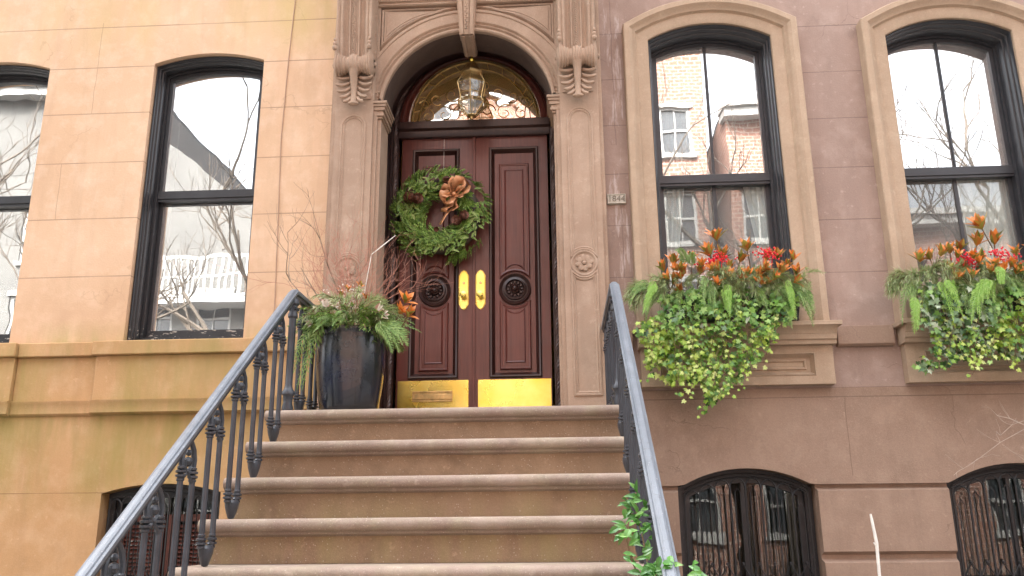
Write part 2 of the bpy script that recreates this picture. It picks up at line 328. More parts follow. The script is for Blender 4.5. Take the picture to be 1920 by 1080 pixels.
# ------------------------------------------------------------------ mesh helpers
class MB:
    def __init__(s): s.v = []; s.f = []; s.sm = []
    def add(s, vs, fs, smooth=True):
        o = len(s.v); s.v += [tuple(v) for v in vs]
        s.f += [tuple(i + o for i in f) for f in fs]; s.sm += [smooth] * len(fs)
    def box(s, x0, x1, y0, y1, z0, z1):
        s.add([(x0, y0, z0), (x1, y0, z0), (x1, y1, z0), (x0, y1, z0), (x0, y0, z1), (x1, y0, z1), (x1, y1, z1), (x0, y1, z1)],
              [(0, 3, 2, 1), (4, 5, 6, 7), (0, 1, 5, 4), (1, 2, 6, 5), (2, 3, 7, 6), (3, 0, 4, 7)])
    def tube(s, pts, rad, n=6, cap=True):
        pts = [Vector(p) for p in pts]
        if isinstance(rad, (int, float)): rad = [rad] * len(pts)
        vs = []; prev = None
        for i, p in enumerate(pts):
            d = (pts[min(i + 1, len(pts) - 1)] - pts[max(i - 1, 0)])
            d = d.normalized() if d.length > 1e-9 else Vector((0, 0, 1))
            if prev is None:
                a = d.orthogonal().normalized()
            else:
                a = prev - d * prev.dot(d)
                a = a.normalized() if a.length > 1e-6 else d.orthogonal().normalized()
            prev = a; b_ = d.cross(a)
            for k in range(n):
                t = 2 * pi * k / n
                vs.append(p + (a * cos(t) + b_ * sin(t)) * rad[i])
        fs = []
        for i in range(len(pts) - 1):
            for k in range(n):
                fs.append((i * n + k, i * n + (k + 1) % n, (i + 1) * n + (k + 1) % n, (i + 1) * n + k))
        if cap and n > 2:
            fs.append(tuple(reversed(range(n)))); fs.append(tuple((len(pts) - 1) * n + k for k in range(n)))
        s.add(vs, fs)
    def lathe(s, prof, c=(0, 0, 0), n=16, axis='Z', a0=0, a1=2 * pi, sx=1, sy=1, ph=0):
        """prof: list of (radius, height) turned round the axis"""
        full = abs(a1 - a0 - 2 * pi) < 1e-6
        m = n if full else n + 1
        vs = []
        for (r, h) in prof:
            for k in range(m):
                t = a0 + (a1 - a0) * k / n + ph
                x, y = r * cos(t) * sx, r * sin(t) * sy
                v = (x, y, h) if axis == 'Z' else ((x, -h, y) if axis == 'Y' else (h, x, y))
                vs.append((c[0] + v[0], c[1] + v[1], c[2] + v[2]))
        fs = []
        for i in range(len(prof) - 1):
            for k in range(n):
                k2 = (k + 1) % m
                fs.append((i * m + k, i * m + k2, (i + 1) * m + k2, (i + 1) * m + k))
        s.add(vs, fs)
    def ball(s, c, r, n=8, sx=1, sy=1, sz=1):
        m = max(3, n // 2); vs = [(c[0], c[1], c[2] - r * sz)]; fs = []
        for i in range(1, m):
            t = pi * i / m
            for k in range(n):
                p = 2 * pi * k / n
                vs.append((c[0] + r * sin(t) * cos(p) * sx, c[1] + r * sin(t) * sin(p) * sy, c[2] - r * cos(t) * sz))
        vs.append((c[0], c[1], c[2] + r * sz)); L = len(vs) - 1
        for k in range(n):
            fs.append((0, 1 + (k + 1) % n, 1 + k)); fs.append((L, 1 + (m - 2) * n + k, 1 + (m - 2) * n + (k + 1) % n))
        for i in range(m - 2):
            for k in range(n):
                a = 1 + i * n + k; b_ = 1 + i * n + (k + 1) % n
                fs.append((a, b_, b_ + n, a + n))
        s.add(vs, fs)
    def mould(s, path, prof, closed=False):
        """sweep a profile [(offset to the left of the path, y)] along an xz path with mitred corners"""
        P = [Vector((p[0], p[1])) for p in path]; n = len(P); vs = []
        for i in range(n):
            a = P[i - 1] if (i > 0 or closed) else None
            c = P[(i + 1) % n] if (i < n - 1 or closed) else None
            d1 = (P[i] - a).normalized() if a is not None else None
            d2 = (c - P[i]).normalized() if c is not None else None
            if d1 is None: d1 = d2
            if d2 is None: d2 = d1
            n1 = Vector((-d1.y, d1.x)); n2 = Vector((-d2.y, d2.x))
            m = (n1 + n2)
            m = n1 if m.length < 1e-6 else m.normalized() / max(.35, m.normalized().dot(n1))
            for (o, y) in prof:
                vs.append((P[i].x + m.x * o, y, P[i].y + m.y * o))
        k = len(prof); fs = []
        for i in range(n if closed else n - 1):
            j = (i + 1) % n
            for q in range(k - 1):
                fs.append((i * k + q, i * k + q + 1, j * k + q + 1, j * k + q))
        if not closed:
            fs.append(tuple(range(k))); fs.append(tuple(reversed(range((n - 1) * k, n * k))))
        s.add(vs, fs)
    def plate(s, loops, y0, y1, sides=True):
        """solid slab between y0 and y1: first loop is the outline, the others are holes (xz loops)"""
        bm = bmesh.new(); edges = []
        for lp in loops:
            vv = [bm.verts.new((p[0], 0, p[1])) for p in lp]
            for i in range(len(vv)): edges.append(bm.edges.new((vv[i], vv[(i + 1) % len(vv)])))
        bmesh.ops.triangle_fill(bm, edges=edges, use_beauty=True)
        bm.verts.index_update()
        base = [(v.co.x, v.co.z) for v in bm.verts]
        tris = []
        for f in bm.faces:
            ids = [v.index for v in f.verts]
            if f.normal.y > 0: ids.reverse()
            tris.append(tuple(ids))
        bm.free()
        s.add([(x, y0, z) for x, z in base], tris)
        s.add([(x, y1, z) for x, z in base], [tuple(reversed(t)) for t in tris])
        if sides:
            for li, lp in enumerate(loops):
                n = len(lp); vs = [(p[0], y0, p[1]) for p in lp] + [(p[0], y1, p[1]) for p in lp]
                area = sum(lp[i][0] * lp[(i + 1) % n][1] - lp[(i + 1) % n][0] * lp[i][1] for i in range(n))
                fs = []
                for i in range(n):
                    j = (i + 1) % n; q = (i, i + n, j + n, j) if (area > 0) == (li == 0) else (i, j, j + n, i + n)
                    fs.append(q if False else ((i, j, j + n, i + n) if ((area > 0) == (li == 0)) else (i, i + n, j + n, j)))
                s.add(vs, fs)
    def extr_x(s, prof, x0, x1):
        """extrude a yz outline between x0 and x1"""
        n = len(prof); vs = [(x0, y, z) for y, z in prof] + [(x1, y, z) for y, z in prof]
        fs = [(i, (i + 1) % n, (i + 1) % n + n, i + n) for i in range(n)]
        fs.append(tuple(reversed(range(n)))); fs.append(tuple(range(n, 2 * n)))
        s.add(vs, fs)
    def build(s, name, mat, parent=None, bevel=0.0, angle=35, recalc=True):
        me = bpy.data.meshes.new(name); me.from_pydata(s.v, [], s.f)
        if recalc:
            bm = bmesh.new(); bm.from_mesh(me)
            bmesh.ops.recalc_face_normals(bm, faces=bm.faces[:]); bm.to_mesh(me); bm.free()
        me.polygons.foreach_set("use_smooth", [True] * len(me.polygons))
        me.set_sharp_from_angle(angle=R(angle))
        me.materials.append(mat)
        o = bpy.data.objects.new(name, me); COL.objects.link(o)
        if parent is not None: adopt(o, parent)
        if bevel:
            md = o.modifiers.new("bevel", 'BEVEL'); md.width = bevel; md.segments = 2; md.limit_method = 'ANGLE'
            md.angle_limit = R(40); md.harden_normals = False
        return o

WORLD_INV = {}
def world_of(o):
    m = Matrix.LocRotScale(o.location, o.rotation_euler, o.scale)
    if o.parent is not None: m = world_of(o.parent) @ o.matrix_parent_inverse @ m
    return m
def adopt(o, parent):
    o.parent = parent; o.matrix_parent_inverse = world_of(parent).inverted()
def tag(o, label=None, cat=None, group=None, kind=None):
    if label: o['label'] = label
    if cat: o['category'] = cat
    if group: o['group'] = group
    if kind: o['kind'] = kind
    return o
def empty(name, loc, label, cat, group=None):
    o = bpy.data.objects.new(name, None); COL.objects.link(o); o.location = loc; o.empty_display_size = .2
    return tag(o, label, cat, group)
def copy_tree(o, delta=None, parent=None):
    c = o.copy(); COL.objects.link(c)
    if parent is not None: c.parent = parent
    if delta is not None: c.location = Vector(o.location) + Vector(delta)
    for ch in list(o.children): copy_tree(ch, None, c)
    return c
def rect(x0, x1, z0, z1): return [(x0, z0), (x1, z0), (x1, z1), (x0, z1)]
def arc(cx, cz, r, a0, a1, n): return [(cx + r * cos(a0 + (a1 - a0) * i / n), cz + r * sin(a0 + (a1 - a0) * i / n)) for i in range(n + 1)]
def seg(xc, half, z0, ztop, rad, off=0.0, n=20):
    """outline of an opening with a segmental head, inset by off"""
    zc = ztop - rad; h = half - off; r = rad - off; zs = zc + sqrt(r * r - h * h); a = math.asin(h / r)
    return [(xc - h, z0 + off), (xc + h, z0 + off)] + arc(xc, zc, r, pi / 2 - a, pi / 2 + a, n)
def seg_open(xc, half, z0, ztop, rad, off=0.0, n=20):
    l = seg(xc, half, z0, ztop, rad, off, n); return l[1:] + [l[0]]
def roundhead(xc, half, z0, zc, off=0.0, n=24, r=None):
    h = half - off; return [(xc - h, z0), (xc + h, z0)] + arc(xc, zc, h, 0, pi, n)
# ------------------------------------------------------------------ ground and street (mirrored in the windows)
def struct(name, mb, mat): return tag(mb.build(name, mat), kind='structure')
m = MB(); m.box(-60, 60, -60, 40, GZ - .5, GZ - .13); struct('ground', m, M['asphalt'])
m = MB(); m.box(-60, 60, -9.2, -1.2, GZ - .13, GZ - .126); struct('road', m, M['asphalt'])
m = MB(); m.box(-60, 60, -1.2, 6.2, GZ - .13, GZ); struct('pavement', m, M['pavement'])
m = MB(); m.box(-60, 60, -14, -9.2, GZ - .13, GZ); struct('pavement', m, M['asphalt'])

YW = 6.30                       # plane of both facades
XS = -1.80                      # party line between the two houses
W = dict(l0=(-4.7475, .4725, 1.385, 3.862, 1.435), l1=(-2.888, .4725, 1.385, 3.867, 1.435),
         r1=(1.29, .50, 1.385, 3.945, .99), r2=(3.19, .50, 1.385, 3.905, .99))
BW = dict(l1=(-2.945, .45, -.95, .305, 1.55), r1=(1.315, .482, -.95, .362, .93), r2=(3.195, .482, -.95, .375, .93))
DOORC = -.685

# ------------------------------------------------------------------ left house
LH = empty('painted_stone_house', (-5.5, YW, GZ), 'orange painted stone house front with plain black windows, left of the stoop', 'house')
wl_ = MB()
wl_.plate([rect(-9.5, XS, 1.255, 9.0)] + [seg(*W['l0']), seg(*W['l1']), seg(-6.6, .4725, 1.385, 3.86, 1.435)], YW, YW + .3)
wl_.build('upper_wall', M['left_stone'], LH)
wb = MB()
wb.plate([rect(-9.5, XS, GZ, 1.255), seg(*BW['l1']), seg(-4.8, .45, -.95, .305, 1.55)], YW + .002, YW + .3)
# panel field between the sill course and the lower band: raised pilaster-like blocks and the two bands
for x0, x1, p in ((-9.5, -5.32, .02), (-5.32, -4.17, .055), (-4.17, -3.53, .02), (-3.53, XS, .055)):
    wb.box(x0 + .001, x1 - .001, YW - p, YW + .01, .925, 1.262)
wb.build('base_wall', M['left_base'], LH, .004)
sb = MB()
for x0, x1, p in ((-9.5, -5.34, .065), (-5.34, -4.15, .10), (-4.15, -3.55, .065), (-3.55, XS + .0, .10)):
    sb.box(x0 + .001, x1 - .001, YW - p, YW + .02, 1.263, 1.372)
sb.build('sill_course', M['left_base'], LH, .008)
sb = MB()
for x0, x1, p in ((-9.5, -5.32, .03), (-5.32, -4.17, .065), (-4.17, -3.53, .03), (-3.53, XS, .065)):
    sb.extr_x([(YW - .0, .815), (YW - p * .5, .815), (YW - p, .83), (YW - p, .90), (YW - p - .012, .918), (YW - p - .012, .926), (YW, .926)], x0 + .001, x1 - .001)
sb.build('lower_band', M['left_base'], LH)

def window(parent, wd, depth, kind, paint, name='window'):
    """sash window: frame in the reveal > two sashes, panes, mullions; depth = y of the frame face"""
    xc, h, z0, zt, rad = wd
    y = depth
    fr = MB()
    fr.plate([seg(xc, h - .001, z0, zt - .001, rad), seg(xc, h, z0, zt, rad, .042)], y, y + .12)
    cs = YW + (.045 if kind == 'left' else -.022)      # stepped timber casing lining the reveal
    dpt = y - cs
    fr.mould(seg_open(xc, h, z0, zt, rad, .0), [(.002, y + .01), (.005, cs), (.012, cs - .004), (.016, cs + .004), (.017, cs + dpt * .28), (.026, cs + dpt * .30), (.028, cs + dpt * .36), (.029, cs + dpt * .62), (.038, cs + dpt * .64), (.040, cs + dpt * .70), (.041, y + .01)])
    f = fr.build(name, paint, parent, .002)
    mid_b, mid_t = 2.605 + (.0), 2.70
    # bead between frame and sash
    bd = MB(); bd.plate([seg(xc, h, z0, zt, rad, .040), seg(xc, h, z0, zt, rad, .062)], y + .035, y + .13); bd.build('stop_bead', paint, f, .002)
    # upper sash
    ou = seg(xc, h, z0, zt, rad, .058); inn = seg(xc, h, z0, zt, rad, .092)
    def cut(loop, zb): return [(loop[0][0], zb), (loop[1][0], zb)] + loop[2:]
    us = MB(); us.plate([cut(ou, mid_b), cut(inn, mid_t - .012)], y + .055, y + .095)
    us.box(xc - h + .058, xc + h - .058, y + .046, y + .054, mid_b + .02, mid_t - .005)
    u = us.build('upper_sash', paint, f, .003)
    g = MB(); g.plate([cut(seg(xc, h, z0, zt, rad, .088), mid_t - .02)], y + .076, y + .080); g.build('pane', M['glass_left' if kind == 'left' else 'glass_upper'], u)
    # lower sash, one step further in
    x0, x1 = xc - h + .058, xc + h - .058
    ls = MB(); ls.plate([rect(x0, x1, z0 + .03, mid_t - .01), rect(x0 + .036, x1 - .036, z0 + .13, mid_b + .008)], y + .10, y + .14)
    l = ls.build('lower_sash', paint, f, .003)
    g = MB(); g.plate([rect(x0 + .03, x1 - .03, z0 + .12, mid_b + .014)], y + .118, y + .122); g.build('pane', M['glass_left' if kind == 'left' else 'glass_lower'], l)
    if kind == 'right':
        mm = MB(); mm.box(xc - .011, xc + .011, y + .064, y + .074, mid_t - .012, zt - .095); mm.box(xc - .005, xc + .005, y + .058, y + .064, mid_t - .012, zt - .095); mm.build('mullion', paint, u)
        mm = MB(); mm.box(xc - .013, xc + .013, y + .106, y + .116, z0 + .13, mid_b + .01); mm.build('mullion', paint, l)
    return f
for k in ('l0', 'l1'): window(LH, W[k], YW + .13, 'left', M['black_paint'])
window(LH, (-6.6, .4725, 1.385, 3.86, 1.435), YW + .13, 'left', M['black_paint'])

def louvre_shutters(xc, h, z0, zt, y, parent):
    s_ = MB()
    for a, b_ in ((xc - h + .05, xc - .01), (xc + .01, xc + h - .05)):
        s_.plate([rect(a, b_, z0, zt), rect(a + .05, b_ - .05, z0 + .05, zt - .05)], y, y + .03)
        z = z0 + .06
        while z < zt - .07:
            s_.add([(a + .045, y + .004, z), (b_ - .045, y + .004, z), (b_ - .045, y + .026, z + .022), (a + .045, y + .026, z + .022)], [(0, 1, 2, 3)]); z += .03
    return s_.build('shutter', M['shutter'], parent)

def grille(parent, bw, y, nb):
    """wrought iron guard: uprights, pointed interlacing heads following the arch, cross rails"""
    xc, h, z0, zt, rad = bw
    g = MB(); zc = zt - rad
    def top(x, off): return zc + sqrt(max(.01, (rad - off) ** 2 - (x - xc) ** 2))
    hh = h - .045
    for off in (.028, .05):
        g.tube([(x, y, top(x, off)) for x in [xc - hh + 2 * hh * i / 16 for i in range(17)]], .006, 5)
    sp = 2 * hh / nb
    xs = [xc - hh + sp * i for i in range(nb + 1)]
    for i, x in enumerate(xs):
        zt_ = top(x, .05) - (.10 if 0 < i < nb else .0)
        g.tube([(x, y, z0 + .02), (x, y, zt_)], .0075, 6)
        if i < nb:                                   # pointed arch from upright to upright, and the paired thin bars
            xm = x + sp / 2; za = top(x, .05) - .10; zb = top(xs[i + 1], .05) - .10; zm = top(xm, .05) - .012
            g.tube([(x, y, za), (x + sp * .05, y, za + (zm - za) * .55), (x + sp * .22, y, za + (zm - za) * .85), (xm, y, zm)], .0055, 5)
            g.tube([(xs[i + 1], y, zb), (xs[i + 1] - sp * .05, y, zb + (zm - zb) * .55), (xs[i + 1] - sp * .22, y, zb + (zm - zb) * .85), (xm, y, zm)], .0055, 5)
            zi = min(za, zb) + .02
            g.tube([(x + sp * .32, y + .012, z0 + .02), (x + sp * .32, y + .012, zi - .03), (xm, y + .012, zi), (xm + sp * .18, y + .012, zi - .03), (xm + sp * .18, y + .012, z0 + .02)], .004, 5)
            for zr in (-.34,):
                g.tube([(x, y, zr - .05), (xm, y, zr + .04), (xs[i + 1], y, zr - .05)], .005, 5)
                g.ball((xm, y - .004, zr + .05), .012, 6)
    for zr in (-.40, z0 + .05): g.box(xc - hh, xc + hh, y - .006, y + .006, zr - .012, zr + .012)
    return g.build('grille', M['grille_iron'], parent)

def base_window(parent, bw, kind, nb):
    xc, h, z0, zt, rad = bw; y = YW + .12
    fr = MB(); fr.plate([seg(xc, h - .001, z0, zt - .001, rad), seg(xc, h, z0, zt, rad, .055)], y, y + .10)
    fr.plate([seg(xc, h, z0, zt, rad, .052), seg(xc, h, z0, zt, rad, .095)], y + .03, y + .09)
    if kind == 'right': fr.box(xc - .014, xc + .014, y + .04, y + .08, z0 + .09, zt - .09)
    f = fr.build('basement_window', M['black_paint'], parent, .003)
    g = MB(); g.plate([seg(xc, h, z0, zt, rad, .09)], y + .060, y + .064); g.build('pane', M['glass_base'], f)
    if kind == 'left': louvre_shutters(xc, h - .04, z0 + .1, zt - .22, y + .015, f)
    grille(f, bw, YW + .06, nb)
    return f
base_window(LH, BW['l1'], 'left', 9)
rm = MB()
for x0, x1 in ((-9.3, XS - .15),):
    rm.box(x0, x1, YW + .9, YW + .95, GZ, 4.6)
    for z in (GZ + .01, .95, 4.55): rm.box(x0, x1, YW + .305, YW + .9, z, z + .05)
    for x in (-9.3, -5.7, -3.9, XS - .17): rm.box(x, x + .02, YW + .305, YW + .9, GZ, 4.55)
rm.build('room_interior', M['room'], LH)

# ------------------------------------------------------------------ right house
RH = empty('brownstone_house', (1.5, YW, GZ), 'mauve brownstone house with arched entrance and two planted windows', 'house')
AR = .69; AZ = 3.215                                   # entrance arch radius and spring height
door_hole = [(DOORC - AR, GZ + .01), (DOORC + AR, GZ + .01)] + arc(DOORC, AZ, AR, 0, pi, 40)
w = MB(); w.plate([[(XS, .93), (DOORC - AR - .1, .93), (DOORC - AR - .1, AZ)] + [(x, z) for x, z in reversed(arc(DOORC, AZ, AR + .1, 0, pi, 40))][1:-1] + [(DOORC + AR + .1, AZ), (DOORC + AR + .1, .93), (9.0, .93), (9.0, 9.0), (XS, 9.0)],
        seg(*W['r1']), seg(*W['r2']), seg(5.09, .5, 1.385, 3.905, .99)], YW, YW + .3)
w.build('upper_wall', M['right_stone'], RH)
w = MB(); w.plate([rect(DOORC + AR + .1, 9.0, .245, .93)[:1] + [(DOORC + AR + .1, .262)] [:0] + [(9.0, .245), (9.0, .93), (DOORC + AR + .1, .93)],
                   ], YW + .001, YW + .3) if False else None
def base_wall():
    m_ = MB()
    # field above the rustication with the tops of the arched openings bitten out
    def bite(bw):
        xc, h, z0, zt, rad = bw; zc = zt - rad; a = math.asin(h / rad)
        return [p for p in reversed(arc(xc, zc, rad, pi / 2 - a, pi / 2 + a, 20))]
    pts = [(DOORC + AR + .1, .245)]
    for bw in (BW['r1'], BW['r2'], (5.07, .482, -.95, .362, .93)):
        b_ = bite(bw); zz = b_[0][1]
        pts += [(b_[0][0], .245)] + ([(p[0], max(p[1], .246)) for p in b_]) + [(b_[-1][0], .245)]
    pts += [(9.0, .245), (9.0, .93), (DOORC + AR + .1, .93)]
    q = [pts[0]]
    for p in pts[1:]:
        if abs(p[0] - q[-1][0]) + abs(p[1] - q[-1][1]) > 1e-3: q.append(p)
    m_.plate([q], YW - .006, YW + .3)
    return m_
base_wall().build('base_wall', M['right_base'], RH)
edges_x = [DOORC + AR + .1, BW['r1'][0] - .482, BW['r1'][0] + .482, BW['r2'][0] - .482, BW['r2'][0] + .482, 5.07 - .482, 5.07 + .482, 9.0]
for i in range(0, len(edges_x), 2):
    a, b_ = edges_x[i], edges_x[i + 1]; rb = MB()           # rusticated blocks with sunk joints
    rb.box(a, b_, YW + .035, YW + .30, GZ, .2449)
    z = .222
    while z > GZ:
        z1 = max(z - .455, GZ)
        x0_, x1_ = a + .001, b_ - .001
        bv = .022
        rb.add([(x0_, YW + .034, z), (x1_, YW + .034, z), (x1_, YW + .034, z1), (x0_, YW + .034, z1),
                (x0_ + bv * .3, YW - .012, z - bv), (x1_ - bv * .3, YW - .012, z - bv), (x1_ - bv * .3, YW - .012, z1 + bv), (x0_ + bv * .3, YW - .012, z1 + bv)],
               [(0, 1, 5, 4), (1, 2, 6, 5), (2, 3, 7, 6), (3, 0, 4, 7), (4, 5, 6, 7)])
        z = z1 - .03
    rb.build('rusticated_base', M['right_base'], RH)

def surround(wd):
    xc, h, z0, zt, rad = wd
    m_ = MB()
    prof = [(.004, YW + .10), (.004, YW - .045), (-.008, YW - .052), (-.088, YW - .052), (-.094, YW - .060), (-.100, YW - .075), (-.118, YW - .083), (-.133, YW - .098),
            (-.150, YW - .112), (-.190, YW - .112), (-.198, YW - .104), (-.20, YW)]
    m_.mould(seg_open(xc, h, z0, zt, rad, 0, 28), prof)
    o = m_.build('window_surround', M['trim_stone'], RH)
    s_ = MB()                                            # moulded sill
    x0, x1 = xc - .70, xc + .72
    pr = [(YW, 1.388), (YW - .21, 1.384), (YW - .215, 1.355), (YW - .20, 1.345), (YW - .175, 1.325), (YW - .165, 1.300), (YW - .160, 1.298), (YW - .155, 1.262), (YW - .140, 1.255), (YW - .135, 1.228), (YW, 1.225)]
    s_.extr_x(pr, x0, x1)
    # returned ends of the moulding
    s_.extr_x([(YW, 1.3875), (YW - .213, 1.3835), (YW - .213, 1.352), (YW, 1.352)], x0 - .03, x1 + .03)
    s_.build('window_sill', M['trim_stone'], RH, .003)
    a_ = MB(); ax0, ax1 = xc - .685, xc + .70
    a_.plate([rect(ax0, ax1, .945, 1.226), rect(ax0 + .13, ax1 - .13, 1.005, 1.175)], YW - .085, YW)
    a_.mould(rect(ax0 + .13, ax1 - .13, 1.005, 1.175), [(0, YW - .085), (.008, YW - .092), (.02, YW - .07), (.03, YW - .055)], closed=True)
    a_.plate([rect(ax0 + .155, ax1 - .155, 1.03, 1.15)], YW - .05, YW)
    a_.mould(rect(ax0 + .20, ax1 - .20, 1.062, 1.122), [(-.01, YW - .05), (-.004, YW - .064), (.004, YW - .064), (.012, YW - .052)], closed=True)
    a_.build('sill_apron', M['trim_stone'], RH)
for k in ('r1', 'r2'): surround(W[k]); window(RH, W[k], YW + .12, 'right', M['grey_sash'])
surround((5.09, .5, 1.385, 3.905, .99)); window(RH, (5.09, .5, 1.385, 3.905, .99), YW + .12, 'right', M['grey_sash'])
for a, b_ in ((.47, .555), (2.046, 2.454), (3.945, 4.355)):
    bt = MB(); bt.extr_x([(YW, 1.376), (YW - .055, 1.374), (YW - .058, 1.24), (YW - .04, 1.226), (YW, 1.224)], a, b_)
    bt.build('sill_course', M['right_base'], RH, .003)
for k in ('r1', 'r2'): base_window(RH, BW[k], 'right', 8)
rm = MB()
rm.box(.2, 8.8, YW + .9, YW + .95, GZ, 4.6)
for z in (GZ + .01, .95, 4.55): rm.box(.2, 8.8, YW + .305, YW + .9, z, z + .05)
for x in (.2, 2.2, 4.1, 6.0, 8.8): rm.box(x, x + .02, YW + .305, YW + .9, GZ, 4.55)
rm.build('room_interior', M['room'], RH)

# ---- portal stonework
YP = 6.15
pl = MB()                                                # stepped backing of the portal, spandrel wall with the arch cut through
arch_cut = [(DOORC - AR, .64), (DOORC + AR, .64)] + arc(DOORC, AZ, AR, 0, pi, 40)
def arch_wall(x0, x1, z0, z1, rr):
    return [(x0, z0), (DOORC - rr, z0), (DOORC - rr, AZ)] + list(reversed(arc(DOORC, AZ, rr, 0, pi, 40)))[1:-1] + [(DOORC + rr, AZ), (DOORC + rr, z0), (x1, z0), (x1, z1), (x0, z1)]
pl.plate([arch_wall(DOORC - 1.105, DOORC + 1.085, .64, 4.9, AR + .004)], YP + .06, YP + .336)
pl.build('portal_wall', M['portal_stone'], RH)
arv = MB()                                               # archivolt: concentric mouldings above the impost
prof = [(-.001, YP + .33), (-.001, YP + .028), (-.012, YP + .018), (-.026, YP + .018), (-.030, YP + .036), (-.040, YP + .038), (-.052, YP + .020), (-.060, YP + .036), (-.072, YP + .040),
        (-.084, YP + .020), (-.094, YP + .018), (-.10, YP + .036), (-.175, YP + .034), (-.18, YP + .024), (-.20, YP + .022), (-.207, YP + .06)]
arv.mould([(DOORC + AR, 3.29)] + arc(DOORC, AZ, AR, .11, pi - .11, 48) + [(DOORC - AR, 3.29)], prof)
arv.build('archivolt', M['portal_stone'], RH)
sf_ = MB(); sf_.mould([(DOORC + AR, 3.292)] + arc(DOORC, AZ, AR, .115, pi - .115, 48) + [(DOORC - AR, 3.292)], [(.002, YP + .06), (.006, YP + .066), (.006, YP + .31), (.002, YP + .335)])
sf_.build('arch_soffit', M['soffit'], RH)  # thin lining added to carry the painted soffit shade
for s in (-1, 1):
    pr_ = MB()                                           # impost moulding turning into the reveal
    xi = DOORC + s * AR; xo = DOORC + s * .775
    for (za, zb, p) in ((3.268, 3.29, .048), (3.245, 3.268, .038), (3.215, 3.245, .028), (3.19, 3.215, .014), (3.168, 3.19, .022), (3.15, 3.168, .008)):
        a, b_ = sorted((xi - s * p, xo)); pr_.box(a, b_, YP + .05 - p, YP + .33, za, zb)
    pr_.build('impost', M['portal_stone'], RH, .003)
    # spandrel panel: sunk triangle with its own frame
    sp_m = MB()
    xo2 = DOORC + s * .735; zt = 4.165
    r2 = AR + .235
    a1 = math.asin(min(1, (zt - .03 - AZ) / r2)); a0 = acos(min(1, (.735 - .03) / r2))
    pts = [(DOORC + s * r2 * cos(a0 + (a1 - a0) * i / 14), AZ + r2 * sin(a0 + (a1 - a0) * i / 14)) for i in range(15)] + [(xo2 - s * .03, zt - .03)]
    if s < 0: pts = list(reversed(pts))
    sp_m.mould(pts, [(-.012, YP + .06), (-.010, YP + .036), (.004, YP + .030), (.014, YP + .045), (.018, YP + .06)], closed=True)
    cx_ = sum(p[0] for p in pts[1:]) / 15; 
    inner = []
    cc = Vector((DOORC + s * .60, 4.03))
    inner = [(cc.x + (p[0] - cc.x) * .66, cc.y + (p[1] - cc.y) * .66) for p in pts]
    sp_m.mould(inner, [(0, YP + .06), (.002, YP + .035), (.02, YP + .030)], closed=True)
    sp_m.plate([inner], YP + .031, YP + .058)
    sp_m.build('spandrel_panel', M['portal_stone'], RH)
fr = MB()                                                # square moulding framing the arch
x0, x1, zt = DOORC - .775, DOORC + .765, 4.19
fr.mould([(x0, 3.30), (x0, zt), (x1, zt), (x1, 3.30)], [(-.03, YP + .06), (-.03, YP + .02), (-.02, YP + .008), (-.006, YP + .02), (.004, YP + .014), (.016, YP - .004), (.034, YP - .004), (.045, YP + .06)])
for (z0, z1, p) in ((4.235, 4.262, .035), (4.275, 4.31, .06), (4.33, 4.36, .03), (4.40, 4.44, .05), (4.62, 4.68, .06)): fr.box(x0 + .02, x1 - .02, YP + .06 - p - .05, YP + .06, z0, z1)
fr.box(x0 + .04, x1 - .04, YP + .0, YP + .07, 4.195, 4.9)
fr.build('arch_frame', M['portal_stone'], RH, .003)
hd = MB()                                                # hood carried by the two consoles, above the picture
for (z0, z1, p) in ((4.9, 4.98, .40), (4.98, 5.10, .48), (5.10, 5.17, .56)): hd.box(DOORC - 1.1 - p * .25, DOORC + 1.1 + p * .25, YP - p, YW + .02, z0, z1)
hd.build('door_hood', M['portal_stone'], RH, .006)
ks = MB()                                                # fluted keystone with a braided centre
for (xa, xb, ya) in ((-.062, .062, .0), (-.052, -.026, -.016), (.026, .052, -.016), (-.018, .018, -.012)):
    kx = lambda x, z: DOORC + x * (1 + (z - 3.90) * 1.1)
    za, zb = 3.86, 4.33
    vs = []
    for z, yo in ((za, .02), (za + .05, .0), (4.05, -.02), (4.2, -.05), (zb, -.11)):
        vs += [(kx(xa, z), YP - .01 + ya + yo, z), (kx(xb, z), YP - .01 + ya + yo, z), (kx(xb, z), YP + .1, z), (kx(xa, z), YP + .1, z)]
    fs = []
    for i in range(4):
        for k in range(4): fs.append((i * 4 + k, i * 4 + (k + 1) % 4, (i + 1) * 4 + (k + 1) % 4, (i + 1) * 4 + k))
    fs += [(0, 1, 2, 3), (16, 19, 18, 17)]; ks.add(vs, fs)
ks.plate([[(DOORC - .055, 3.865), (DOORC - .045, 3.850), (DOORC - .022, 3.846), (DOORC - .016, 3.855), (DOORC + .016, 3.855), (DOORC + .022, 3.846), (DOORC + .045, 3.850), (DOORC + .055, 3.865), (DOORC + .06, 3.93), (DOORC - .06, 3.93)]], YP + .02, YP + .34)
for i in range(22):
    z = 3.90 + i * .019; t = (z - 3.9)
    ks.ball((DOORC + (.004 if i % 2 else -.004), YP - .030 - t * t * .45, z), .011, 6, sx=1.0, sz=.75)
ks.build('keystone', M['portal_stone'], RH)

